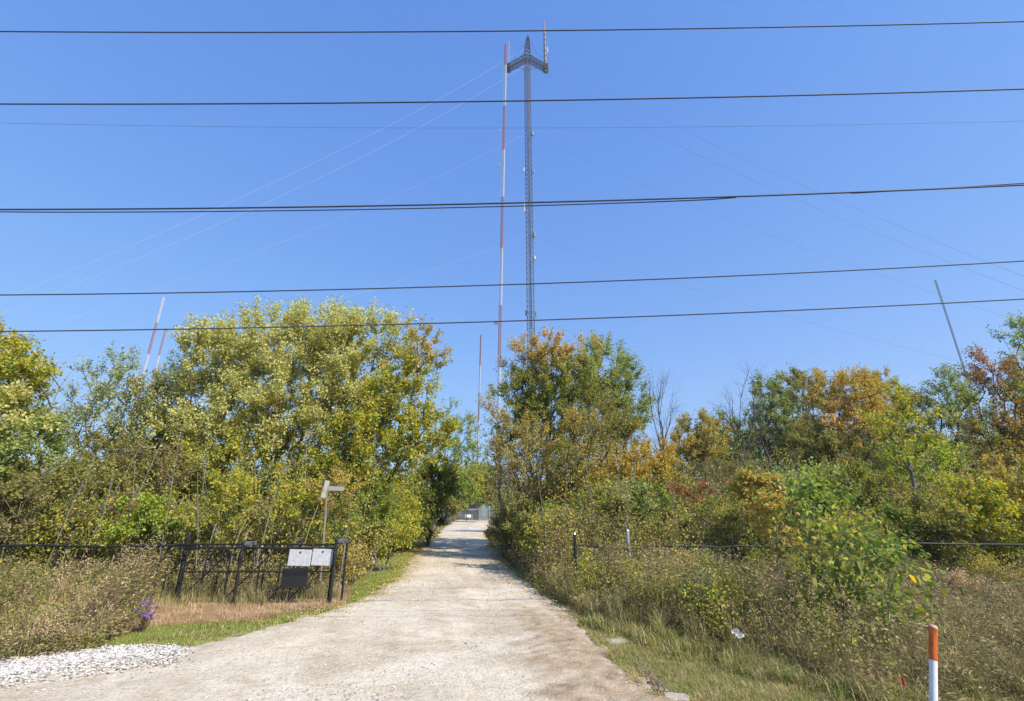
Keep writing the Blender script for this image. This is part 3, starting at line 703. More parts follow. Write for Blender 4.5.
    # guy strands: sunlight on the left ones is painted in as a paler colour
    for sgn, m_ in ((-1, pale), (1, dark)):
        an = np.array([TX + sgn * 196, 84.0, 0.5])
        for (py, sag) in ((49, .042), (66, .048), (134, .038), (236, .03)):
            z = at(529, py, TY)[2]; a = np.array([TX, TY - 1, z]); s_ = np.linspace(0, 1, 26)[:, None]
            L = np.linalg.norm(an - a); pts = a + (an - a) * s_; pts[:, 2] -= (4 * s_ * (1 - s_))[:, 0] * sag * L
            mb = MB(); polytube(mb, pts - [TX, TY, 0], (.036 if py < 100 else .026) if sgn < 0 else (.03 if py < 100 else .022), 4); link('guy_wire', mb.mesh('guy_wire'), m_, t)
        mb = MB(); box(mb, (an[0] - TX, an[1] - TY, .4), (2, 2, 1.2), bev=.1); link('anchor_block', mb.mesh('anchor_block'), bpy.data.materials.get('loose_stone'), t)
    # guyed masts in red and white bands
    def banded(label, Y, pxt, pyt, lean_px, w, bands, rl, rb, cat='mast', mats=(red, white), first=0):
        top = at(pxt, pyt, Y); bx = top[0] - lean_px; t = thing('guyed_mast', (bx, Y, 0), label, cat)
        zs = [z for z in bands if z < top[2]] + [top[2]]
        for i in range(len(zs) - 1):
            f0, f1 = zs[i] / top[2], zs[i + 1] / top[2]
            mb = MB(); lattice(mb, ((top[0] - bx) * f0, 0, zs[i]), ((top[0] - bx) * f1, 0, zs[i + 1]), w, w * 1.6, rl, rb, 3, .9)
            link('mast_section', mb.mesh('mast_section'), mats[(i + first) % 2], t)
        return t, bx, top
    Y = 172; bz = [0] + [CH + Y * r_ for r_ in (.151, .302, .452, .606, .755, .906, 1.056, 1.207)]
    t, bx, top = banded('tall slender guyed mast in red and white bands standing beside the grey lattice tower', Y, 506, 44, 2.4, 1.15, bz, .11, .065)
    mb = MB(); tubes(mb, [(top[0] - bx, 0, top[2])], [(top[0] - bx, 0, top[2] + 1.5)], .07, .04, 5, True); tubes(mb, [(top[0] - bx + 1.6, 0, top[2] - 3)], [(top[0] - bx + 1.6, 0, top[2] + 2)], .06, .06, 4, True)
    link('whip_antenna', mb.mesh('whip_antenna'), pale, t)
    z = at(498, 324, Y)[2]; mb = MB()
    tubes(mb, [(-.9, -1.4, z)], [(-.9, -.9, z)], .95, .8, 12, True); tubes(mb, [(-.9, -.9, z)], [(0, 0, z)], .1, .1, 5)
    link('dish', mb.mesh('dish'), dgrey, t)
    for py, sg in ((131, .02), (165, .02)):
        z = at(504, py, Y)[2]; mb = MB(); tubes(mb, [(-.6, -.3, z - 1)], [(-.6, -.3, z + 1)], .3, .3, 6, True); link('side_antenna', mb.mesh('side_antenna'), dgrey, t)
    banded('thin distant red and white mast behind the trees at the end of the drive', 320, 481, 335, .6, .8, [0, 20, 40, 60, 80, 100], .16, .1, first=1)
    banded('taller of the two red and white masts rising beyond the left trees', 300, 163.5, 297, 0, 1.2, [0, 20, 40, 60, 80, 102, 125], .16, .10, first=1)
    banded('shorter of the two red and white masts rising beyond the left trees', 400, 166, 328, 0, 1.2, [0, 22, 44, 66, 88, 110, 134], .16, .10)
    banded('lone grey lattice mast above the right treeline', 300, 935, 280, 0, 1.0, [0, 75], .09, .055, mats=(steel, steel))

# ------------------------------------------------------------------ overhead wires
def build_wires():
    wm = mat('weathered_black_cable', (.05, .06, .08), .6)
    rows = [((0, 31.5), (512, 31), (1024, 21.5), 8.0, .015, 'uppermost thick overhead wire crossing the sky in front of the tower top'),
            ((0, 104), (512, 101), (1024, 89), 8.0, .016, 'second overhead wire from the top crossing just under the tower platform'),
            ((0, 123), (512, 128), (1024, 121), 13.0, .004, 'very thin faint wire just below the second overhead wire'),
            ((0, 209.5), (512, 203), (1024, 185), 8.0, .017, 'thickest overhead cable crossing at the middle of the tower'),
            ((0, 295), (512, 284.5), (1024, 261), 8.0, .012, 'fourth dark overhead cable passing above the tops of the left trees'),
            ((0, 331.5), (512, 321), (1024, 299), 8.0, .012, 'lowest overhead cable passing in front of the left tree crown')]
    for a, b, c, Y, r_, lab in rows:
        pa, pb, pc = at(*a, Y), at(*b, Y), at(*c, Y)
        co = np.polyfit([pa[0], pb[0], pc[0]], [pa[2], pb[2], pc[2]], 2)
        xs = np.linspace(-34, 34, 80); z = np.polyval(co, xs)
        mb = MB(); o = (0, Y, float(np.polyval(co, 0)))
        polytube(mb, np.stack([xs, 0 * xs, z - o[2]], 1), r_, 6)
        if r_ == .017:          # lashed second strand, spliced part of the way
            x2 = np.linspace(-11.3, 4.6, 30); z2 = np.polyval(co, x2) - .06 * np.sin((x2 + 11.3) / 15.9 * math.pi) ** .3
            polytube(mb, np.stack([x2, 0 * x2 + .03, z2 - o[2]], 1), .012, 5)
            x2 = np.linspace(7, 33, 30); z2 = np.polyval(co, x2) + .07 * np.minimum(1, (x2 - 7) / 4)
            polytube(mb, np.stack([x2, 0 * x2 + .03, z2 - o[2]], 1), .012, 5)
        link('overhead_wire', mb.mesh('overhead_wire', smooth=True), wm, label=lab, cat='wire', group='overhead wires along the street', loc=o)

# ------------------------------------------------------------------ gate, fences, signs
def worn_black(name='worn_black_paint'):
    m = mat(name, (.02, .02, .022), .5, .2); nt, N, b = nodes(m)
    n = noise(nt, 9, 6, .7)
    nt.links.new(ramp(nt, n, [(.0, (.012, .012, .013)), (.60, (.022, .022, .024)), (.68, (.22, .215, .2)), (.8, (.30, .29, .27))]), b.inputs['Base Color']); return m

def build_fences():
    bk = worn_black(); gal = mat('galvanised_tube', (.40, .41, .42), .45, .5)
    nt, N, b = nodes(gal); nt.links.new(ramp(nt, noise(nt, 14, 5), [(.3, (.26, .27, .27)), (.7, (.5, .5, .5))]), b.inputs['Base Color'])
    GY = 14.1; dgal = mat('dull_roller_metal', (.13, .14, .15), .6, .4)
    def Wd(px, py, Y=GY): return at(px, py, Y)
    # sliding gate frame
    x0, x1 = Wd(183, 575)[0], Wd(331, 572)[0]; zt, zb, zm = 1.56, .12, .86
    t = thing('sliding_gate', (x0, GY, 0), 'long black tube gate with diagonal braces and chain-link, slid open left of the drive', 'gate')
    xa = Wd(-4, 575)[0]
    def tb(a, b_, r_=.026): 
        mb = MB(); polytube(mb, [(a[0] - x0, a[2] if len(a) > 2 else 0, a[1]), (b_[0] - x0, b_[2] if len(b_) > 2 else 0, b_[1])], r_, 8); return mb
    for nm, a, b_, r_ in (('top_rail', (x0 - .3, zt), (x1, zt - .01), .026), ('top_rail', (x0 - .3, zt - .10), (x1, zt - .11), .02), ('middle_rail', (x0, zm), (x1, zm), .019), ('bottom_rail', (x0, zb), (x1, zb), .028)):
        link(nm, tb(a, b_, r_).mesh(nm, smooth=True), bk, t)
    L = x1 - x0; us = (0, .30, .51, .74, 1)
    for i, u_ in enumerate(us):
        link('upright', tb((x0 + L * u_, zb + .03), (x0 + L * u_, zt - .13), .024).mesh('upright', smooth=True), bk, t)
    for a, b_ in ((0, .30), (.30, .60), (.60, .86), (.74, 1)):
        link('diagonal_brace', tb((x0 + L * a, zb + .05, .03), (x0 + L * b_, zt - .15, .03), .018).mesh('diagonal_brace', smooth=True), bk, t)
    mb = MB(); sp = .075; H = zt - zb - .1; n = int(L / sp); xs = np.arange(-int(H / sp), n) * sp
    p0, p1 = [], []
    for x in xs:
        for sg in (1, -1):
            a = [x, zb + .03]; e = [x + H, zb + .03 + H]
            if a[0] < 0: a = [0, a[1] - a[0] + 0]; a[1] = zb + .03 + (-x)
            if e[0] > L: e = [L, zb + .03 + (L - x)]
            if sg < 0: a, e = [L - a[0], a[1]], [L - e[0], e[1]]
            p0.append((a[0], .02 * sg, a[1])); p1.append((e[0], .02 * sg, e[1]))
    tubes(mb, p0, p1, .0018, .0018, 3); link('chain_link', mb.mesh('chain_link'), bk, t)
    # dark board behind the signs
    a = Wd(283, 568, GY - .06); b_ = Wd(306, 588, GY - .06)
    mb = MB(); box(mb, ((a[0] + b_[0]) / 2 - x0, -.055, (a[2] + b_[2]) / 2), (b_[0] - a[0], .02, a[2] - b_[2]), bev=.004, tilt=-.04); link('board', mb.mesh('board'), mat('black_plastic_board', (.02, .02, .022), .6), t)
    # posts carrying the gate
    for (px, Y_, r_, top_, lab, rol) in ((174.5, 14.4, .055, 1.80, 'thick black post holding the far left end of the sliding gate', False),
                             (232, 13.75, .043, 1.62, 'black roller post at the middle of the sliding gate', True),
                             (329, 13.95, .043, 1.68, 'black roller post beside the drive, just right of the white signs', True),
                             (341, 14.5, .032, 1.66, 'slim black catch post nearest the drive, behind the roller post', False)):
        X = gx(px, Y_); o = thing('gate_post', (X, Y_, 0), lab, 'post', 'posts of the sliding gate')
        mb = MB(); polytube(mb, [(0, 0, -.1), (0, 0, top_)], r_, 10); link('pole', mb.mesh('pole', smooth=True), bk, o)
        mb = MB(); polytube(mb, [(0, 0, top_), (0, 0, top_ + .03), (0, 0, top_ + .06)], [r_ * 1.15, r_ * 1.1, r_ * .4], 10); link('cap', mb.mesh('cap', smooth=True), gal if False else bk, o)
        if rol:
            mb = MB(); polytube(mb, [(.06, .02, top_ - .04), (.20, .02, top_ - .04)], .075, 12); polytube(mb, [(.06, .30, top_ - .04), (.2, .30, top_ - .04)], .06, 12); box(mb, (.13, .16, top_ + .01), (.10, .30, .03), bev=.01)
            link('roller', mb.mesh('roller'), dgal, o)
            mb = MB(); polytube(mb, [(0, 0, .0), (0, 0, .03)], r_ * 2.2, 10); link('foot_plate', mb.mesh('foot_plate'), gal, o)
    # white signs
    sm = mat('weathered_white_sheet', (.7, .7, .7), .5); nt, N, b = nodes(sm)
    nt.links.new(ramp(nt, noise(nt, 11, 7, .75), [(.3, (.28, .29, .31)), (.46, (.44, .45, .47)), (.6, (.54, .54, .56))]), b.inputs['Base Color'])
    for (c0, c1, lab) in (((289.5, 549.5), (309.8, 566), 'weathered blank white sign wired to the gate above the dark board'), ((313, 549), (331.3, 565.6), 'weathered blank white sign wired to the gate beside the roller post')):
        a, b_ = Wd(*c0, GY - .1), Wd(*c1, GY - .1); cx, cz = (a[0] + b_[0]) / 2, (a[2] + b_[2]) / 2; o = thing('sign', (cx, GY - .085, cz), lab, 'sign', 'white signs on the gate')
        mb = MB(); box(mb, (0, 0, 0), (b_[0] - a[0], .006, a[2] - b_[2]), bev=.002, tilt=.03); link('panel', mb.mesh('panel'), sm, o)
        mb = MB(); 
        for k_ in (-.02, .02): tubes(mb, [(k_, -.004, (a[2] - b_[2]) / 2 - .05)], [(k_ * .5, -.008, (a[2] - b_[2]) / 2 - .10)], .012, .008, 6, True)
        link('clip', mb.mesh('clip'), bk, o)
    # left fence
    t = thing('fence', (-14.5, 14.3, 0), 'black pipe-railed fence sinking into weeds left of the sliding gate', 'fence')
    def FL(px, py): p = at(px, py, 14.3); return (p[0] + 14.5, 0, p[2])
    zr = 1.50
    mb = MB(); xs = np.linspace(-9, 14.5 + gx(183, 14.3), 24); polytube(mb, np.stack([xs, 0 * xs, zr + .02 * np.sin(xs * 1.7)], 1), .032, 8); link('top_rail', mb.mesh('top_rail', smooth=True), bk, t)
    for px in (-60, 40, 149, 158):
        mb = MB(); X = gx(px, 14.3) + 14.5; polytube(mb, [(X, .05, -.1), (X, .05, zr - .02)], .03, 8); link('post', mb.mesh('post', smooth=True), bk, t)
    mb = MB(); polytube(mb, [FL(115, 553), FL(139, 590)], .028, 8); link('brace', mb.mesh('brace'), bk, t)
    mb = MB(); polytube(mb, [(0 + gx(140, 14.3) + 14.5 - .5, 0, .9), (gx(112, 14.3) + 14.5 - .3, 0, .25)], .018, 8); link('brace', mb.mesh('brace'), bk, t)
    # a second row of slanting bars behind the gate
    t = thing('fence', (-8, 14.9, 0), 'second black fence line half hidden in weeds behind the sliding gate', 'fence')
    for px in (197, 212, 258, 274, 300):
        X = gx(px, 14.9) + 8; mb = MB(); polytube(mb, [(X, 0, -.05), (X + .05, 0, 1.0 if px in (258, 274) else 1.4)], .028, 8); link('post', mb.mesh('post', smooth=True), bk, t)
    mb = MB(); polytube(mb, [(gx(190, 14.9) + 8, 0, 1.42), (gx(333, 14.9) + 8, 0, 1.40)], .02, 8); link('top_rail', mb.mesh('top_rail', smooth=True), bk, t)
    # right fence
    FYr = 16.0; X0 = gx(577, FYr); t = thing('fence', (X0, FYr, 0), 'black fence with a wavy top rail among tall weeds right of the drive', 'fence')
    def FR(px, py): p = at(px, py, FYr); return (p[0] - X0, 0, p[2])
    mb = MB(); polytube(mb, [(0, 0, -.1), (0, 0, 1.72)], .045, 10); link('end_post', mb.mesh('end_post', smooth=True), bk, t)
    mb = MB(); polytube(mb, [(0, 0, 1.72), (0, 0, 1.78)], [.055, .03], 10); link('post_cap', mb.mesh('post_cap'), gal, t)
    rail = [FR(*q) for q in ((578, 545), (595, 546.5), (612, 549), (622, 549.5), (635, 548.5), (655, 546), (675, 546), (700, 546), (720, 547.5), (738, 546), (800, 547), (860, 546), (907, 543), (960, 544), (1024, 544.5), (1120, 545))]
    mb = MB(); polytube(mb, rail, .027, 8); link('top_rail', mb.mesh('top_rail', smooth=True), bk, t)
    for px, tilt in ((739, .0), (908, -.12), (1060, 0)):
        X = gx(px, FYr) - X0; mb = MB(); polytube(mb, [(X - tilt * 2, 0, -.1), (X, 0, 1.6)], .04, 10); link('post', mb.mesh('post', smooth=True), bk, t)
    X = gx(632, 16.1); o = thing('galvanised_post', (X, 16.1, 0), 'short bare galvanised post sticking up through the wavy fence rail', 'post')
    mb = MB(); polytube(mb, [(0, 0, -.1), (0, 0, 1.83)], .055, 10); link('pole', mb.mesh('pole', smooth=True), gal, o)
    mb = MB(); polytube(mb, [(0, 0, 1.83), (0, 0, 1.86)], [.06, .045], 10); link('cap', mb.mesh('cap'), gal, o)
    # wooden signpost behind the gate
    wood = bark('grey_wood', (.13, .11, .085), (.28, .25, .20), 10); Y = 16.2; X = gx(319.5, Y)
    zt = at(327, 484, Y)[2]; o = thing('signpost', (X, Y, 0), 'leaning wooden pole behind the gate carrying two small grey street blades', 'signpost')
    mb = MB(); xt = at(327.5, 484, Y)[0] - X; polytube(mb, [(0, 0, -.1), (xt * .5, 0, zt * .5), (xt, 0, zt)], .036, 8); link('post', mb.mesh('post', smooth=True), wood, o)
    plate = mat('faded_plate', (.30, .29, .26), .6)
    mb = MB(); box(mb, (xt - .03, -.06, zt - .17), (.16, .02, .56), rz=.7, bev=.004, tilt=.16); link('blade', mb.mesh('blade'), plate, o)
    mb = MB(); box(mb, (xt + .30, .0, zt - .15), (.5, .02, .14), rz=.05, bev=.004, tilt=.02); link('blade', mb.mesh('blade'), plate, o)

def build_small():
    # marker post
    X, Y = at(933, 621, 6.5)[0], 6.5; o = thing('utility_marker', (X - .34, Y, 0), 'round white marker post with an orange upper sleeve at the verge', 'marker post')
    zt = at(933, 621, 6.5)[2]; zs = at(933, 655, 6.5)[2]
    wh = mat('white_plastic', (.72, .73, .75), .45); nt, N, b = nodes(wh)
    nt.links.new(ramp(nt, noise(nt, 7, 6, .7), [(.3, (.50, .51, .52)), (.5, (.70, .71, .73)), (.7, (.76, .77, .79))]), b.inputs['Base Color'])
    orr = mat('scuffed_orange', (.55, .12, .025), .5); nt, N, b = nodes(orr)
    tc = N.new('ShaderNodeTexCoord'); mp = N.new('ShaderNodeMapping'); mp.inputs['Scale'].default_value = (1, 1, .35); nt.links.new(tc.outputs['Object'], mp.inputs['Vector'])
    nt.links.new(ramp(nt, noise(nt, 30, 5, .7, mp.outputs[0]), [(.3, (.32, .06, .015)), (.5, (.55, .12, .02)), (.66, (.62, .17, .04)), (.75, (.62, .42, .32))]), b.inputs['Base Color'])
    o.rotation_euler[1] = math.atan2(.34, zt)
    mb = MB(); polytube(mb, [(0, 0, -.1), (0, 0, .5), (0, 0, zs)], .040, 24); link('pole', mb.mesh('pole', smooth=True), wh, o)
    mb = MB(); polytube(mb, [(0, 0, zs - .02), (0, 0, zs + .004), (0, 0, (zs + zt) / 2), (0, 0, zt - .03)], [.0415, .043, .043, .043], 24); link('sleeve', mb.mesh('sleeve', smooth=True), orr, o)
    mb = MB(); polytube(mb, [(0, 0, zt - .03), (0, 0, zt - .012), (0, 0, zt), (0, 0, zt + .006)], [.045, .045, .038, .016], 24); link('cap', mb.mesh('cap', smooth=True), mat('cap_pink', (.62, .33, .25), .5), o)
    # slab and stones
    sm = tint_mat('field_stone')
    def slab(px, py, w, d, h, label, seed, rz, name='rock', c=(.46, .40, .31), z=.05):
        r_ = np.random.default_rng(seed); n = 14; a = np.linspace(0, 2 * math.pi, n, endpoint=False)
        rr = (np.abs(np.cos(a)) ** 3.5 + np.abs(np.sin(a)) ** 3.5) ** (-1 / 3.5) * r_.uniform(.88, 1.08, n)
        rings = []
        for zz, k in ((-.12, .95), (0, 1.0), (h * .75, .97), (h, .86), (h * 1.04, .5)): rings.append(np.stack([np.cos(a) * rr * w / 2 * k, np.sin(a) * rr * d / 2 * k, zz + r_.normal(0, h * .07, n)], 1))
        v = np.concatenate(rings); i = np.arange(n); j = (i + 1) % n; mb = MB()
        mb.add(v, np.concatenate([np.stack([i + n * q, j + n * q, j + n * (q + 1), i + n * (q + 1)], 1) for q in range(4)]), c)
        mb.f.append(np.array([list(range(4 * n, 5 * n))]) + mb.n - len(v)); mb.c.append(np.array([c])); mb.m.append(np.zeros(1, np.int32))
        X, Y = G(px, py); o = link(name, mb.mesh(name), sm, label=label, cat=name, loc=(X, Y, z)); o.rotation_euler[2] = rz; return o
    slab(617, 644, .50, .42, .05, 'flat tan stone slab lying in the grass at the drive edge', 3, .3, 'slab', z=.02)
    slab(676, 699, .36, .26, .04, 'pale rough rock in the grass by the rutted shoulder', 5, -.3, 'rock', c=(.42, .37, .31), z=.0)
    slab(612, 637, .10, .08, .05, 'small brown stone touching the corner of the tan slab', 8, .8, 'rock', c=(.26, .19, .13), z=.03)
    # broken lip of the verge
    r_ = np.random.default_rng(9); mb = MB(); P0, P1 = np.array(G(636, 660)), np.array(G(662, 694)); n = 160
    t = r_.random(n); p = P0 + (P1 - P0) * t[:, None] + r_.normal(0, .05, (n, 2)); sz = .02 + .05 * r_.random(n) ** 2
    g = r_.uniform(.10, .24, n); rocks(mb, np.stack([p[:, 0], p[:, 1], .0 + .03 * r_.random(n)], 1), sz, .8, r_, np.stack([g, g * .78, g * .55], 1))
    link('dirt_clods', mb.mesh('dirt_clods'), sm, kind='stuff', label='dark clods along the broken edge of the verge', cat='dirt')
    # litter and flag
    def crumple(name, px, py, z, s, color, label, cat, seed):
        r_ = np.random.default_rng(seed); n = 8; u, v = np.meshgrid(np.linspace(-1, 1, n), np.linspace(-1, 1, n))
        P = np.stack([u * s * .5, v * s * .35, .25 * s * np.sin(u * 3 + v * 2)], 2).reshape(-1, 3) + r_.normal(0, s * .05, (n * n, 3))
        i = (np.arange(n - 1)[:, None] * n + np.arange(n - 1)[None]); f = np.stack([i, i + 1, i + n + 1, i + n], 2).reshape(-1, 4)
        mb = MB(); mb.add(P, f); me = mb.mesh(name)
        X, Y = G(px, py, z); o = link(name, me, mat(name + '_mat', color, .6), label=label, cat=cat, loc=(X, Y, z)); o.rotation_euler = (R(55), R(10), .3)
        so = o.modifiers.new('thick', 'SOLIDIFY'); so.thickness = .004; return o
    crumple('plastic_bag', 738, 634, .45, .17, (.6, .59, .56), 'crumpled white plastic bag caught in the weeds', 'litter', 1)
    X, Y = G(901, 684, .35); o = thing('survey_flag', (X, Y, 0), 'small red survey flag on a wire in the grass left of the marker post', 'flag')
    mb = MB(); polytube(mb, [(0, 0, 0), (0, 0, .42)], .003, 5); link('staff', mb.mesh('staff'), bpy.data.materials['galvanised_tube'], o)
    mb = MB(); u = np.linspace(0, .05, 6); 
    for k_ in range(5): mb.add([(u[k_], .01 * math.sin(k_), .33), (u[k_ + 1], .01 * math.sin(k_ + 1), .33), (u[k_ + 1], .01 * math.sin(k_ + 1), .42), (u[k_], .01 * math.sin(k_), .42)], [[0, 1, 2, 3]])
    link('banner', mb.mesh('banner'), mat('flag_red', (.42, .07, .05), .6), o)
    # purple asters
    r_ = np.random.default_rng(15); X, Y = G(141, 633); o = thing('aster', (X, Y, 0), 'clump of purple asters in bloom at the end of the weedy verge', 'flower')
    pts = np.array([X, Y, 0]) * 0 + np.stack([r_.normal(0, .10, 26), r_.normal(0, .10, 26), r_.uniform(.22, .62, 26)], 1)
    mb = MB(); tubes(mb, pts * [.3, .3, 0], pts, .005, .003, 3); M = 160; q = r_.integers(0, 26, M)
    mb2 = MB(); add_leaves(mb2, pts[q] * [.8, .8, 1] * r_.uniform(.2, .9, (M, 1)), r_.normal(size=(M, 3)), np.full(M, .05), pick('green', M, None, 3), .2, False, r_)
    link('stem', mb.mesh('stem'), BARK, o); link('foliage', mb2.mesh('foliage'), LEAF, o)
    mb = MB(); M = 26 * 14; q = np.repeat(np.arange(26), 14); add_leaves(mb, pts[q], r_.normal(size=(M, 3)) * [1, 1, .4], np.full(M, .05), np.tile([[.36, .22, .52]], (M, 1)) * r_.uniform(.8, 1.3, (M, 1)), .3, False, r_)
    link('blossom', mb.mesh('blossom'), LEAF, o)

def build_compound():
    """the equipment yard at the far end of the drive"""
    wall = mat('painted_block', (.33, .30, .27), .8); nt, N, b = nodes(wall)
    nt.links.new(ramp(nt, noise(nt, 2, 5), [(.3, (.15, .13, .115)), (.7, (.23, .205, .185))]), b.inputs['Base Color'])
    dk = mat('dark_roofing', (.05, .055, .06), .7); gal = bpy.data.materials['galvanised_tube']; wh = mat('white_enamel', (.75, .75, .75), .4); bk = bpy.data.materials['worn_black_paint']
    Y = 116; t = thing('equipment_building', (gx(474, Y), Y, 0), 'low grey-brown equipment building at the far end of the drive', 'building')
    def W(px, py, Y=Y): p = at(px, py, Y); return p[0] - gx(474, 116), p[2]
    x0, z1 = W(465, 506.5); x1, _ = W(480, 506); w = x1 - x0; h = 3.4
    mb = MB(); box(mb, ((x0 + x1) / 2, 2.5, h / 2), (w, 5, h), bev=.03); link('wall', mb.mesh('wall'), wall, t)
    mb = MB(); box(mb, ((x0 + x1) / 2, 2.3, h + .15), (w + .8, 6, .3), bev=.05); link('roof', mb.mesh('roof'), dk, t)
    for a in (.22, .72):
        mb = MB(); box(mb, (x0 + w * a, -.03, 1.15), (1.0, .06, 2.2), bev=.01); d = link('door', mb.mesh('door'), dk, t)
        mb = MB(); box(mb, (x0 + w * a + .38, -.09, 1.1), (.06, .06, .15)); link('handle', mb.mesh('handle'), gal, d)
    mb = MB(); box(mb, (x0 + w * .47, -.03, 1.7), (.7, .05, .7), bev=.01); link('window', mb.mesh('window'), mat('dim_glass', (.05, .06, .07), .1, 0, .6), t)
    # white tank
    X = gx(468, 110); o = thing('white_tank', (X, 110, 0), 'small white tank on legs in front of the low equipment building', 'tank')
    mb = MB(); polytube(mb, [(-.6, 0, .9), (-.5, 0, .9), (.5, 0, .9), (.6, 0, .9)], [.25, .38, .38, .25], 14); link('shell', mb.mesh('shell', smooth=True), wh, o)
    for q in (-.35, .35):
        mb = MB(); box(mb, (q, 0, .28), (.10, .5, .56)); link('leg', mb.mesh('leg'), gal, o)
    # pale cabinet right of building
    X = gx(484, 112); o = thing('equipment_cabinet', (X, 112, 0), 'tall pale green cabinet right of the low equipment building', 'cabinet')
    mb = MB(); box(mb, (0, 0, 2.4), (1.5, 1.2, 4.8), bev=.05); link('body', mb.mesh('body'), mat('pale_green_paint', (.15, .19, .19), .6), o)
    mb = MB(); box(mb, (0, -.62, 2.6), (1.1, .03, 3.4), bev=.01); link('door', mb.mesh('door'), mat('grey_green_paint', (.2, .26, .26), .6), o)
    # yard fence
    Y = 104; X0 = gx(455, Y); o = thing('yard_fence', (X0, Y, 0), 'chain-link yard fence with dark posts in front of the equipment building', 'fence')
    xs = np.arange(0, 12.5, 2.4)
    for x in xs:
        mb = MB(); polytube(mb, [(x, 0, 0), (x, 0, 2.6)], .06, 8); link('post', mb.mesh('post'), bk if x < 6 else gal, o)
    for z in (.1, 2.4):
        mb = MB(); polytube(mb, [(-4, 0, z), (xs[-1], 0, z)], .035, 6); link('rail', mb.mesh('rail'), gal, o)
    mb = MB(); n = 110; x = np.linspace(-4, 12, n); 
    tubes(mb, np.stack([x, 0 * x, 0 * x + .1], 1), np.stack([x + 2, 0 * x, 0 * x + 2.4], 1), .006, .006, 3); tubes(mb, np.stack([x + 2, 0 * x + .02, 0 * x + .1], 1), np.stack([x, 0 * x + .02, 0 * x + 2.4], 1), .006, .006, 3)
    link('chain_link', mb.mesh('chain_link'), gal, o)

